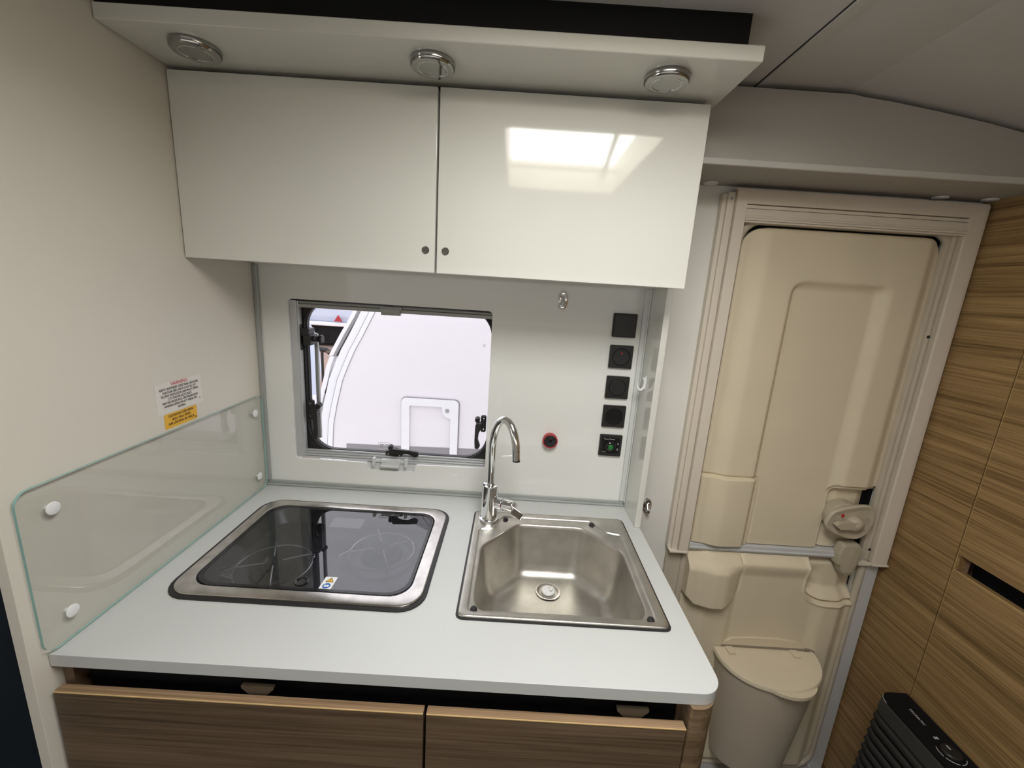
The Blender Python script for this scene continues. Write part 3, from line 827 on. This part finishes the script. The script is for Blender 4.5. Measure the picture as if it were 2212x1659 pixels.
# keep the bowl lip inside the groove line
bl2 = []
for (ax_, ay_), (bx_, by_) in zip(gl, bl_):
    ra, rb = math.hypot(ax_ - sc[0], ay_ - sc[1]), math.hypot(bx_ - sc[0], by_ - sc[1])
    q = min(rb, ra - 0.006) / rb
    bl2.append((sc[0] + (bx_ - sc[0]) * q, sc[1] + (by_ - sc[1]) * q))
floor_l = resample(rpoly([(0.668, -0.446), (0.668, -0.262), (0.744, -0.168), (0.900, -0.167), (0.973, -0.248), (0.972, -0.446)], 0.05, 8), sc, N)
BZ = 0.772
loops = [Z(srect(0.004, 0.010), 0.9012), Z(srect(0.0045, 0.0095), 0.9045), Z(srect(0.0065, 0.008), 0.9058), Z(srect(0.010, 0.006), 0.9058),
         Z(inset(gl, sc, -0.003), 0.9058), Z(inset(gl, sc, -0.0015), 0.9053), Z(gl, 0.9035), Z(inset(gl, sc, 0.0015), 0.9022), Z(inset(gl, sc, 0.0030), 0.9020),
         Z(inset(bl2, sc, 0.0), 0.9020), Z(inset(bl2, sc, 0.002), 0.9012), Z(inset(bl2, sc, 0.004), 0.8985), Z(inset(bl2, sc, 0.005), 0.893)]
w1 = [((a[0] * 0.25 + b[0] * 0.75), (a[1] * 0.25 + b[1] * 0.75)) for a, b in zip(inset(bl2, sc, 0.005), floor_l)]
loops += [Z(w1, BZ + 0.032)]
for k in range(1, 7):
    a = math.pi / 2 * k / 6
    loops.append(Z(inset(w1, sc, 0.004 + 0.032 * (1 - math.cos(a))), BZ + 0.032 * (1 - math.sin(a))))
base_in = inset(w1, sc, 0.036)
for k, zz in ((0.7, -0.0005), (0.4, -0.0015), (0.24, -0.002)):
    loops.append(Z([(0.8215 + (a - 0.8215) * k, -0.238 + (b + 0.238) * k) if False else (sc[0] + (a - sc[0]) * k + (0.8215 - sc[0]) * (1 - k), sc[1] + (b - sc[1]) * k + (-0.228 - sc[1]) * (1 - k)) for a, b in base_in], BZ + zz))
mk('basin', loft(loops, False, True), 'steel', sk, smooth=60)
dr = mk('drain', lathe([(0.031, 0.0), (0.0305, 0.0012), (0.028, 0.0014), (0.0225, -0.001), (0.0205, -0.002)], (0.8215, -0.228, BZ - 0.0005), (0, 0, 1), 36, False, True), 'steel_rim', sk)
mk('plug', lathe([(0.0165, 0), (0.0165, 0.004), (0.0145, 0.0062), (0.004, 0.0075), (0.0005, 0.0076)], (0.8215, -0.228, BZ - 0.001), (0, 0, 1), 32), 'white_plastic', dr)
mk('plug_tab', plate(rpoly([(0.8235, -0.2185), (0.8295, -0.2225), (0.8350, -0.2185), (0.8335, -0.230), (0.8265, -0.2385), (0.8255, -0.229)], 0.002), [], BZ + 0.0045, BZ + 0.009, 'z'), 'chrome_dull', dr)
for x, y in ((0.7055, -0.129), (0.9345, -0.129), (0.6525, -0.4555), (0.9905, -0.4555)):
    mk('rubber_pad', lathe([(0.0068, 0), (0.0068, 0.003), (0.0055, 0.0055), (0.0025, 0.0066), (0.0003, 0.0067)], (x, y, 0.902), (0, 0, 1), 20), 'black_rubber', sk)

# ---- tap
fx, fy = 0.6605, -0.136
tp = thing('faucet', (fx, fy, 0.906), 'chrome swan-neck mixer tap on the sink corner', 'faucet')
mk('base_ring', lathe([(0.0265, 0), (0.0268, 0.004), (0.0255, 0.0075), (0.022, 0.009)], (fx, fy, 0.9059), (0, 0, 1), 40), 'chrome', tp)
mk('body', lathe([(0.0212, 0.0), (0.0210, 0.092), (0.0200, 0.0945), (0.0135, 0.0955), (0.012, 0.097)], (fx, fy, 0.9115), (0, 0, 1), 44), 'chrome', tp)
mk('collar', lathe([(0.0128, 0), (0.0130, 0.003), (0.0115, 0.005)], (fx, fy, 1.006), (0, 0, 1), 32), 'chrome', tp)
th = math.radians(48)
ux, uy = math.cos(th), -math.sin(th)
RR = 0.0445
path = [(fx, fy, 1.0), (fx, fy, 1.03), (fx, fy, 1.06), (fx, fy, 1.09)]
for k in range(0, 25):
    a = math.pi - math.pi * k / 24 * 0.99
    q = RR + RR * math.cos(a)
    path.append((fx + ux * q, fy + uy * q, 1.108 + 0.084 * math.sin(a)))
q = 2 * RR + 0.001
path += [(fx + ux * q, fy + uy * q, 1.105)]
mk('spout', tube(path, 0.0098, 20), 'chrome', tp)
mk('aerator', cyl((path[-1][0], path[-1][1], 1.1055), (path[-1][0], path[-1][1], 1.1020), 0.0096, 0.0092, 20), 'charcoal', tp)
ld = Vector((0.955, -0.30, 0.0)).normalized()
lz = 0.9575
p0 = Vector((fx, fy, lz))
mk('valve', cat(cyl(p0 + ld * 0.012, p0 + ld * 0.0345, 0.0148, 0.0148, 32, 0.001), cyl(p0 + ld * 0.036, p0 + ld * 0.064, 0.0152, 0.0150, 32, 0.0015)), 'chrome', tp)
e0 = p0 + ld * 0.054
dn = (ld * 0.9 + Vector((0, 0, -0.42))).normalized()
side = Vector((-ld.y, ld.x, 0))
up = dn.cross(side) * -1
lv = []
for t_, hw, ht in ((0.0, 0.0110, 0.011), (0.014, 0.0120, 0.0105), (0.032, 0.0125, 0.0100), (0.0425, 0.0125, 0.0100), (0.044, 0.0110, 0.0088)):
    c = e0 + dn * t_
    lv.append([c + side * (sx_ * hw) + up * (sz_ * ht) for sx_, sz_ in ((-1, -1), (1, -1), (1, 1), (-1, 1))])
o = mk('lever', loft(lv), 'chrome', tp, smooth=30)
bv = o.modifiers.new('bevel', 'BEVEL'); bv.width = 0.0022; bv.segments = 3
mk('colour_mark', lathe([(0.0018, 0), (0.0014, 0.0005)], p0 + ld * 0.0352 + Vector((-0.0052, -0.0135, 0.001)), (-0.36, -0.93, 0), 12), 'red_plastic', tp)

# ---- glass guard on the left wall
gg = thing('glass_guard', (0.008, -0.31, 0.905), 'clear glass splash guard with white caps on the left wall', 'splash guard')
go = rrect(-0.6095, -0.0185, 0.9045, 1.1755, 0.022, 8)
def gedge(p): return 1 if abs(p.normal.x) < 0.5 else 0
mk('pane', plate(go, [], 0.0055, 0.0100, 'x'), None, gg, smooth=0, mats=['guard_glass', 'glass_edge'], fmat=gedge)
for y, z in ((-0.564, 1.132), (-0.564, 0.950), (-0.055, 1.131), (-0.055, 0.948)):
    mk('cap', lathe([(0.0100, 0), (0.0104, 0.0008), (0.0098, 0.0022), (0.006, 0.0032), (0.0005, 0.0034)], (0.0100, y, z), (1, 0, 0), 28), 'white_plastic', gg)
    mk('spacer', cyl((0.0002, y, z), (0.0055, y, z), 0.004, None, 20), 'white_plastic', gg)

# ---- warning stickers on the left wall
ws = thing('warning_sticker', (0.0003, -0.286, 1.211), 'white warning sticker with red heading on the left wall', 'sticker')
mk('label_sheet', plate(rrect(-0.3485, -0.2255, 1.2105, 1.2735, 0.002, 2), [], 0.0002, 0.0005, 'x'), 'sticker_white', ws, smooth=0)
UY, UZ = (0, 1, 0), (0, 0, 1)
text('red_heading', 'VARNING', 0.0108, (0.0007, -0.286, 1.2685), UY, UZ, 'red_print', ws, sx=0.95)
for k, ln in enumerate(['NÄR DU ANVÄNDER UTRUSTNING SÅSOM SPIS,', 'UGN ELLER GRILL MÅSTE DU SE TILL ATT', 'TILLFÖRA VENTILATION GENOM ATT ÖPPNA', 'ETT FÖNSTER ELLET DYLIGT.', 'MAN FÅR UNDER INGA OMSTÄNDIGHETER', 'ANVÄNDA SPISEN FÖR ATT VÄRMA UPP', 'VAGNEN.']):
    text('print_line', ln, 0.0074, (0.0007, -0.286, 1.2600 - 0.0071 * k), UY, UZ, 'black_print', ws, sx=0.66)
text('print_mark', '(S)', 0.005, (0.0007, -0.2335, 1.222), UY, UZ, 'grey_print', ws)
ys = thing('notice_sticker', (0.0003, -0.289, 1.178), 'yellow notice sticker with black lettering just above the glass guard', 'sticker')
mk('label_sheet', plate(rrect(-0.3335, -0.2455, 1.1775, 1.2085, 0.003, 3), [], 0.0002, 0.0005, 'x'), 'sticker_yellow', ys, smooth=0)
for k, ln in enumerate(['TÄCKSKIVAN ÖVER SPISEN', 'SKALL VARA ÖPPEN', 'NÄR LÅGORNA ÄR TÄNDA']):
    text('print_line', ln, 0.0078, (0.0007, -0.2895, 1.2025 - 0.0082 * k), UY, UZ, 'black_print', ys, sx=0.72)
text('print_mark', '(S)', 0.0045, (0.0007, -0.2505, 1.1825), UY, UZ, 'black_print', ys)

# ---- hooks and the towel holder
def oval_hook(x, y, z, label):
    t = thing('chrome_hook', (x, y, z - 0.026), label, 'hook')
    mk('base_plate', lathe([(0.0168, 0), (0.0172, 0.002), (0.016, 0.005), (0.013, 0.0062), (0.010, 0.005), (0.001, 0.0035)], (x, y, z), (0, -1, 0), 32, su=0.82, sv=1.48), 'chrome', t)
    pts = [(x, y - 0.003, z + 0.006), (x, y - 0.010, z - 0.004), (x, y - 0.017, z - 0.011), (x, y - 0.022, z - 0.010), (x, y - 0.024, z - 0.003)]
    mk('prong', tube(pts, [0.006, 0.006, 0.0055, 0.005, 0.004], 14), 'chrome', t)
oval_hook(0.8205, 0.0, 1.481, 'oval chrome hook on the splashback below the overhead cabinet')
oval_hook(1.1235, 0.007, 0.8995, 'oval chrome hook on the wall beside the partition panel')
hk = thing('utensil_hook', (1.051, -0.052, 1.262), 'small white plastic hook on the inner face of the partition panel', 'hook')
mk('stem', box(1.0485, 1.0512, -0.060, -0.050, 1.266, 1.302, 0.0012), 'white_plastic', hk)
hkp = [(1.0492 - 0.010 + 0.010 * math.cos(a), -0.055, 1.281 + 0.018 * math.sin(a)) for a in [math.radians(55 - 20 * k) for k in range(13)]]
mk('curl', tube(hkp, [0.0034] * 9 + [0.0031, 0.0028, 0.0024, 0.0018], 10), 'white_plastic', hk)
tw = thing('towel_holder', (0.818, -0.012, 1.063), 'round red and black push-in towel holder on the splashback', 'towel holder')
mk('red_ring', lathe([(0.0205, 0), (0.0212, 0.004), (0.0212, 0.016), (0.0200, 0.018), (0.0178, 0.0172), (0.0172, 0.012)], (0.818, 0.0, 1.0895), (0, -1, 0), 44, True, False), 'red_plastic', tw)
ins = mk('rubber_insert', lathe([(0.0174, 0.010), (0.0174, 0.0165), (0.012, 0.0158), (0.0045, 0.0145), (0.0042, 0.008)], (0.818, 0.0, 1.0895), (0, -1, 0), 40, False, True), 'black_rubber', tw)
for k in range(4):
    a = math.radians(35 + 90 * k)
    mk('slit', tube([(0.818 + q * math.cos(a), -0.0162, 1.0895 + q * math.sin(a)) for q in (0.005, 0.0160)], 0.00035, 5), 'black_matte', ins)

# ---- switches
def plate_sq(x, z, t=0.0085, hw=0.0318):
    return loft([[(a, y, b) for a, b in rrect(x - hw + i, x + hw - i, z - hw + i, z + hw - i, 0.003, 4)] for i, y in ((0.001, -0.0001), (0.0, -0.002), (0.0, -t + 0.002), (0.0012, -t))])
def circ(x, z, r, y, n=40): return [(x + r * math.cos(2 * math.pi * k / n), y, z + r * math.sin(2 * math.pi * k / n)) for k in range(n)]
SX = 0.991
G = 'black square fittings beside the partition panel'
def switch(z, label):
    t = thing('switch', (SX, -0.004, z - 0.032), label, 'switch', G)
    mk('plate', plate_sq(SX, z), 'black_plastic', t)
    return t
t = switch(1.4255, 'plain black square cover plate, topmost of the column on the splashback')
mk('cover', loft([[(a, y, b) for a, b in rrect(SX - 0.0295 + i, SX + 0.0295 - i, 1.4255 - 0.0295 + i, 1.4255 + 0.0295 - i, 0.003, 4)] for i, y in ((0.0, -0.008), (0.0, -0.0115), (0.001, -0.0125))]), 'black_plastic', t)
for z, lb, kind in ((1.3405, 'black round rocker switch with a red dot, second from top', 1), (1.2550, 'black round rocker switch without any mark, middle of the column', 2), (1.1715, 'black round double rocker switch split in halves, fourth from top', 3)):
    t = switch(z, lb)
    mk('groove', tube(circ(SX, z, 0.0232, -0.0086), 0.0009, 6, True), 'black_matte', t)
    if kind == 3:
        for s_ in (-1, 1):
            pts = [(SX + s_ * (0.0006 + 0.0216 * math.cos(a)), z + 0.0222 * math.sin(a)) for a in [math.radians(-90 + 10 * k) for k in range(19)]]
            mk('rocker', plate(pts if s_ > 0 else pts[::-1], [], -0.0102, -0.0075, 'y'), 'black_gloss', t)
    else:
        mk('rocker', lathe([(0.0222, 0), (0.0222, 0.002), (0.021, 0.003), (0.0005, 0.0026)], (SX, -0.0075, z), (0, -1, 0), 40), 'black_plastic', t)
    if kind == 1:
        mk('red_dot', lathe([(0.0026, 0), (0.0022, 0.0006)], (SX, -0.0102, z + 0.0105), (0, -1, 0), 16), 'red_plastic', t)
z = 1.0850
t = thing('heater_control', (SX, -0.004, z - 0.032), 'black control with a green button, lowest of the column on the splashback', 'control', G)
mk('plate', plate_sq(SX, z), 'black_plastic', t)
mk('inset_panel', plate(rrect(SX - 0.0255, SX + 0.0255, z - 0.0225, z + 0.0235, 0.005, 5), [], -0.0088, -0.0083, 'y'), 'black_gloss', t, smooth=0)
kb = mk('knob', lathe([(0.0168, 0), (0.0160, 0.004), (0.0130, 0.0075), (0.0085, 0.0092), (0.0078, 0.0078), (0.001, 0.0075)], (SX - 0.001, -0.0086, z - 0.001), (0, -1, 0), 36), 'black_gloss', t)
mk('green_button', lathe([(0.0075, 0), (0.0073, 0.002), (0.006, 0.003), (0.0005, 0.0034)], (SX - 0.001, -0.0158, z - 0.0015), (0, -1, 0), 28), 'green_button', kb)
NY = (1, 0, 0)
text('lettering', 'Truma Therme', 0.0050, (SX - 0.005, -0.0091, z + 0.0195), NY, UZ, 'white_print', t, depth=0.0001)
text('lettering', 'truma', 0.0044, (SX - 0.017, -0.0091, z - 0.0185), NY, UZ, 'grey_print', t, depth=0.0001)
mk('icon', tube(circ(SX + 0.0205, z + 0.0065, 0.0018, -0.0090, 14), 0.0004, 5, True), 'white_print', t)
mk('icon', cat(box(SX + 0.0185, SX + 0.0215, -0.0092, -0.0088, z - 0.0105, z - 0.0095), box(SX + 0.0185, SX + 0.0215, -0.0092, -0.0088, z - 0.0085, z - 0.0075), box(SX + 0.0185, SX + 0.0215, -0.0092, -0.0088, z - 0.0125, z - 0.0115)), 'white_print', t, smooth=0)

# ---- waste bin on the door
bn = thing('waste_bin', (1.54, -0.07, 0.07), 'beige half-round waste bin hanging on the lower door', 'waste bin')
BF = -0.029
def dsh(cx, a, b, n=28):
    return [(cx + a * math.cos(math.pi * k / n), BF - b * (math.sin(math.pi * k / n) ** 0.85)) for k in range(n + 1)]
bz = []
for zz, a, b, cx in ((0.062, 0.110, 0.085, 1.545), (0.066, 0.114, 0.090, 1.545), (0.2, 0.128, 0.103, 1.543), (0.34, 0.143, 0.117, 1.541), (0.425, 0.151, 0.124, 1.540)):
    bz.append([(x, y, zz) for x, y in dsh(cx, a, b)])
mk('bin_body', loft(bz, True, True), 'bin_shaded_beige', bn, smooth=40)
def tilt(y): return 0.452 + (y - BF) * 0.10
ll = []
for ins_, dz in ((0.004, -0.016), (0.0, -0.013), (0.0, -0.004), (0.003, 0.0), (0.010, 0.0006)):
    ll.append([(x, y, tilt(y) + dz) for x, y in dsh(1.540, 0.1585 - ins_, 0.131 - ins_)])
ld_ = mk('lid', loft(ll), 'door_beige', bn, smooth=40)
mk('lid_lip', loft([[(1.560 + 0.090 * math.cos(math.pi * k / 20), BF - 0.07 - 0.076 * math.sin(math.pi * k / 20), zz) for k in range(21)] for zz in (0.424, 0.434)]), 'door_beige', ld_, smooth=40)
mk('hinge_shadow_gap', tube([(1.372, BF + 0.006, 0.40), (1.372, BF + 0.004, 0.452), (1.378, BF + 0.003, 0.458), (1.69, BF + 0.003, 0.458), (1.699, BF + 0.002, 0.452)], 0.0042, 10), 'hinge_shadow_brown', bn)  # dark brown tube painted as the shadow gap along the lid hinge
for x in (1.428, 1.630):
    mk('hinge_tab', box(x - 0.011, x + 0.011, BF - 0.026, BF + 0.002, 0.4515, 0.4575, 0.0015), 'door_beige', ld_)
bk = [(1.405, 0.44), (1.67, 0.44), (1.668, 0.468), (1.640, 0.482), (1.58, 0.490), (1.50, 0.490), (1.435, 0.484), (1.408, 0.466)]
mk('back_plate', plate(rpoly(bk, 0.012, 4), [], BF + 0.001, 0.004, 'y'), 'door_beige', bn, smooth=40)

# ---- wood-fronted tall cabinet on the right
WX = 1.855
tcab = thing('wardrobe', (2.1, -0.5, FL), 'tall wood-grain cabinet forming the right-hand side of the entrance', 'cabinet')
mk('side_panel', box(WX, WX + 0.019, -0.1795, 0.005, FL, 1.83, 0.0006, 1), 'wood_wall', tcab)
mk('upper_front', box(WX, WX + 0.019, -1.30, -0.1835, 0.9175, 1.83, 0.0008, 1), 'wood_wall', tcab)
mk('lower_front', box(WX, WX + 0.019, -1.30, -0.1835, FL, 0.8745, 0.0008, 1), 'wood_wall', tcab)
mk('front_nosing', box(WX - 0.0004, WX + 0.003, -1.30, -0.1840, 0.8738, 0.8752), 'wood_nosing', tcab, smooth=0)
mk('seam_edge', box(WX + 0.0012, WX + 0.003, -0.1836, -0.1822, FL, 1.83), 'wood_nosing', tcab, smooth=0)
mk('slot_end', box(WX + 0.001, WX + 0.03, -0.1905, -0.1840, 0.8750, 0.9172), 'wood_wall', tcab, smooth=0)
mk('slot_back', box(WX + 0.045, WX + 0.05, -1.30, -0.19, 0.86, 0.93), 'black_matte', tcab, smooth=0)
mk('body', box(WX + 0.051, 2.50, -1.30, 0.005, FL, 1.70), 'carcass_brown', tcab, smooth=0)
mk('seam_back', box(WX + 0.019, WX + 0.0195, -0.2, -0.16, FL, 1.8), 'carcass_brown', tcab, smooth=0)

# ---- heater
ht = thing('heater', (1.81, -0.45, FL), 'black ribbed gas heater in front of the wood cabinet', 'heater')
HT = 0.477
ho_ = rrect(1.767, WX - 0.007, -0.72, -0.178, [0.025, 0.004, 0.004, 0.030], 8)
mk('top_cap', plate(ho_, [], HT - 0.006, HT, 'z'), 'black_matte', ht, smooth=40)
mk('front_band', loft([[(1.811 + (x - 1.811) * k, -0.449 + (y + 0.449) * k2, zz) for x, y in ho_] for k, k2, zz in ((0.985, 0.998, HT - 0.0065), (1.06, 1.008, HT - 0.012), (1.10, 1.013, HT - 0.045), (1.04, 1.006, HT - 0.052))], True, True), 'charcoal_light', ht, smooth=40)
mk('chrome_edge', tube([(x, y, HT - 0.004) for x, y in rrect(1.7665, WX - 0.003, -0.72, -0.178, [0.025, 0.002, 0.002, 0.030], 8) if x < 1.835], 0.0014, 6), 'rail_grey', ht)
mk('core', box(1.775, WX - 0.002, -0.715, -0.188, FL + 0.03, HT - 0.05), 'black_matte', ht, smooth=0)
for k in range(15):
    zc = HT - 0.066 - 0.0275 * k
    ox = 0.0018 * min(k, 8)
    pth = [(WX - 0.016, -0.182 + ox * 0.4, zc), (1.79, -0.182 + ox * 0.4, zc), (1.772 - ox, -0.192, zc), (1.766 - ox, -0.212, zc), (1.766 - ox, -0.70, zc), (1.775 - ox, -0.716, zc), (1.79, -0.72, zc)]
    mk('rib', tube(pth, 0.0105, 10), 'charcoal', ht)
mk('foot', box(1.775, WX - 0.002, -0.70, -0.2, FL, FL + 0.03), 'black_matte', ht, smooth=0)
NX = (0, -1, 0)
NXV = (1, 0, 0)
text('lettering', 'TRUMATIC', 0.0085, (1.812, -0.247, HT + 0.0003), NX, NXV, 'white_print', ht, sx=1.05, depth=0.0002)
kb = mk('knob', lathe([(0.020, 0), (0.0195, 0.004), (0.017, 0.006), (0.001, 0.0065)], (1.812, -0.335, HT), (0, 0, 1), 32), 'black_plastic', ht)
mk('pointer', box(1.810, 1.814, -0.332, -0.322, HT + 0.0062, HT + 0.0072), 'grey_print', kb, smooth=0)
for a0, a1 in ((150, 200), (205, 262), (270, 330)):
    mk('dial_mark', tube([(1.812 + 0.027 * math.cos(math.radians(a)), -0.335 + 0.027 * math.sin(math.radians(a)), HT + 0.0004) for a in range(a0, a1, 6)], 0.0007, 5), 'white_print', ht)
for q in (0, 0.006):
    mk('dial_mark', box(1.805 + q, 1.809 + q, -0.303, -0.297, HT, HT + 0.0006), 'white_print', ht, smooth=0)

# ================================================================== OUTSIDE THE WINDOW
GZ = -0.55
struct(mk('ground', box(-25, 25, 0.6, 40, GZ - 0.1, GZ), 'ground_paving', smooth=0), 'reddish brown paved yard outside the window')

# neighbouring caravan: broad pale side with a curved front edge
nb = thing('caravan', (1.2, 2.5, GZ), 'white caravan standing right outside the kitchen window', 'caravan')
edge = [(0.55, 2.15), (0.15, 1.95), (-0.09, 1.56), (-0.166, 1.40), (-0.218, 1.2935), (-0.2905, 1.15), (-0.338, 1.065), (-0.385, 0.955), (-0.4205, 0.8667), (-0.4616, 0.70), (-0.487, 0.571), (-0.499, 0.395), (-0.50, 0.10), (-0.46, -0.2)]
mk('body', plate(edge + [(3.6, -0.2), (3.6, 2.15)], [], 1.5, 3.6, 'y'), 'caravan_white', nb, smooth=40)
def band(off0, off1, y0, y1, name, m, pts=edge):
    a = [(x + off0, z) for x, z in pts]
    b = [(x + off1, z) for x, z in pts]
    return mk(name, plate(a + b[::-1], [], y0, y1, 'y'), m, nb, smooth=40)
band(-0.055, -0.004, 1.502, 3.598, 'edge_trim', 'caravan_trim')
band(-0.003, 0.001, 1.4975, 1.505, 'edge_groove', 'caravan_grey')
band(0.001, 0.033, 1.494, 1.505, 'edge_moulding', 'caravan_trim')
band(0.033, 0.036, 1.4985, 1.505, 'edge_groove', 'caravan_grey')
mk('lower_band', plate([(-0.376, 0.20), (3.5, 0.20), (3.5, 0.49), (0.54, 0.452), (-0.05, 0.438), (-0.371, 0.433)], [], 1.496, 1.505, 'y'), 'caravan_grey', nb, smooth=0)
hatch = mk('hatch_frame', plate(rrect(-0.003, 0.368, 0.20, 0.778, 0.03, 6), [rpoly([(0.0485, 0.26), (0.0485, 0.7285), (0.262, 0.731), (0.262, 0.70), (0.275, 0.672), (0.30, 0.658), (0.318, 0.655), (0.320, 0.26)], [0.004, 0.012, 0.012, 0.012, 0.03, 0.03, 0.012, 0.004])], 1.484, 1.4955, 'y'), 'caravan_trim', nb)
mk('hatch_gap', plate(rrect(-0.006, 0.375, 0.198, 0.782, 0.032, 6), [rrect(0.0, 0.365, 0.204, 0.775, 0.03, 6)[::-1]], 1.4945, 1.4985, 'y'), 'caravan_grey', nb)
mk('hatch_lock', cat(lathe([(0.014, 0), (0.013, 0.004), (0.008, 0.005), (0.001, 0.005)], (0.296, 1.484, 0.708), (0, -1, 0), 24)), 'rail_grey', hatch)
mk('screw_cover', lathe([(0.009, 0), (0.008, 0.004), (0.0005, 0.005)], (0.5147, 1.5, 1.1485), (0, -1, 0), 20), 'light_plastic', nb)
# white curved rail with dark inner side, held by black brackets
rail = [(-0.235, 1.46), (-0.283, 1.345), (-0.318, 1.272), (-0.380, 1.167), (-0.424, 1.085), (-0.458, 1.020)]
mk('awning_rail', plate([(x - 0.014, z) for x, z in rail] + [(x + 0.012, z) for x, z in rail[::-1]], [], 1.50, 1.56, 'y'), 'caravan_trim', nb, smooth=40)
mk('rail_gasket', plate([(x + 0.012, z) for x, z in rail] + [(x + 0.032, z) for x, z in rail[::-1]], [], 1.50, 1.57, 'y'), 'caravan_grey', nb, smooth=40)
rail2 = [(-0.452, 1.018), (-0.478, 0.955), (-0.508, 0.830), (-0.54, 0.719), (-0.56, 0.63)]
mk('awning_rail', plate([(x - 0.012, z) for x, z in rail2] + [(x + 0.016, z) for x, z in rail2[::-1]], [], 1.50, 1.56, 'y'), 'caravan_trim', nb, smooth=40)
mk('bracket', plate([(-0.440, 1.0196), (-0.3925, 1.0226), (-0.3798, 1.0591), (-0.428, 1.0585)], [], 1.505, 1.56, 'y'), 'charcoal', nb, smooth=0)
mk('bracket', plate([(-0.522, 0.7705), (-0.4926, 0.7695), (-0.476, 0.8044), (-0.512, 0.8083)], [], 1.505, 1.56, 'y'), 'charcoal', nb, smooth=0)
for x in (0.6, 2.6): mk('wheel', cyl((x + 0.6, 1.6, GZ + 0.3), (x + 0.6, 1.8, GZ + 0.3), 0.3, None, 32, 0.03), 'black_rubber', nb)

# a second caravan nose, half hidden behind the window rubber
n2 = thing('caravan_nose', (-1.4, 3.0, GZ), 'bluish white caravan nose seen at the left edge of the window', 'caravan')
nose = [(-1.02, 1.25), (-0.925, 1.15), (-0.8795, 1.066), (-0.8548, 0.938), (-0.8447, 0.806), (-0.8528, 0.69), (-0.8686, 0.572), (-0.89, 0.46), (-0.96, 0.40)]
nz = nose + [(-2.4, 0.40), (-2.4, 1.25)]
mk('body', loft([[(x, 2.2, z) for x, z in nz], [(x - 1.1, 4.0, z) for x, z in nz]]), 'caravan_blue_white', n2, smooth=40)
nv = [(-0.875, 0.56), (-0.905, 0.44), (-0.98, 0.36), (-2.4, 0.36), (-2.4, 0.56)]
mk('lower_valance', loft([[(x, 2.19, z) for x, z in nv], [(x - 1.1, 3.98, z) for x, z in nv]]), 'caravan_trim', n2, smooth=0)
mk('wheel', cyl((-2.3, 2.3, GZ + 0.3), (-2.3, 2.5, GZ + 0.3), 0.3, None, 28, 0.03), 'black_rubber', n2)
mk('chassis', box(-3.0, -2.2, 2.4, 3.8, GZ + 0.3, 0.40), 'black_matte', n2, smooth=0)

# a far caravan with a red reflector triangle
fc = thing('distant_caravan', (-5.6, 13.0, GZ), 'distant white caravan with a red reflector triangle', 'caravan')
mk('body', cat(box(-9.5, -3.95, 11.6, 14, 0.16, 2.6, 0.25, 4)), 'caravan_blue_white', fc)
mk('bumper', box(-9.4, -4.0, 11.5, 11.7, 0.10, 0.22, 0.04), 'caravan_trim', fc)
mk('reflector', plate([(-4.68, 0.26), (-4.44, 0.26), (-4.56, 0.45)], [], 11.46, 11.5, 'y'), 'red_plastic', fc, smooth=0)
for k, (x0, x1, z) in enumerate(((-5.7, -5.25, 0.66), (-5.65, -5.3, 0.56), (-5.7, -5.4, 0.47))):
    mk('print_line', box(x0, x1, 11.58, 11.6, z, z + 0.03), 'caravan_grey', fc, smooth=0)
mk('logo', cat(*[tube([(a, 11.57, b) for a, b in zip(xs, zs)], 0.014, 6) for xs, zs in (((-6.15, -6.0, -5.9, -5.78), (0.96, 1.1, 1.02, 1.1)), ((-5.92, -5.92, -5.75, -5.75, -5.92), (0.95, 1.05, 1.08, 0.97, 0.95)), ((-5.7, -5.5, -5.35), (1.02, 1.05, 1.0)))]), 'caravan_grey', fc)
for x in (-8.4, -5.6): mk('wheel', cyl((x, 12.2, GZ + 0.32), (x, 12.4, GZ + 0.32), 0.32, None, 28, 0.03), 'black_rubber', fc)
mk('chassis', box(-9.3, -4.1, 11.75, 13.8, GZ + 0.10, 0.15), 'black_matte', fc, smooth=0)  # black box enlarged to stand in for the shadow under the caravan
tw_ = thing('tow_hitch', (-2.9, 7.2, GZ), 'dark tow hitch with a red mark standing in the yard', 'tow hitch')
mk('hitch_bar', tube([(-3.35, 7.2, 0.13), (-3.0, 7.15, 0.10), (-2.78, 7.1, -0.05)], 0.05, 10), 'charcoal', tw_)
mk('hitch_head', cat(box(-2.85, -2.70, 7.02, 7.16, -0.16, -0.02, 0.03)), 'caravan_trim', tw_)
mk('red_mark', box(-2.98, -2.90, 7.05, 7.08, 0.06, 0.10, 0.01), 'carcass_brown', tw_)
mk('leg', cyl((-3.1, 7.15, GZ), (-3.1, 7.15, 0.09), 0.025), 'charcoal', tw_)
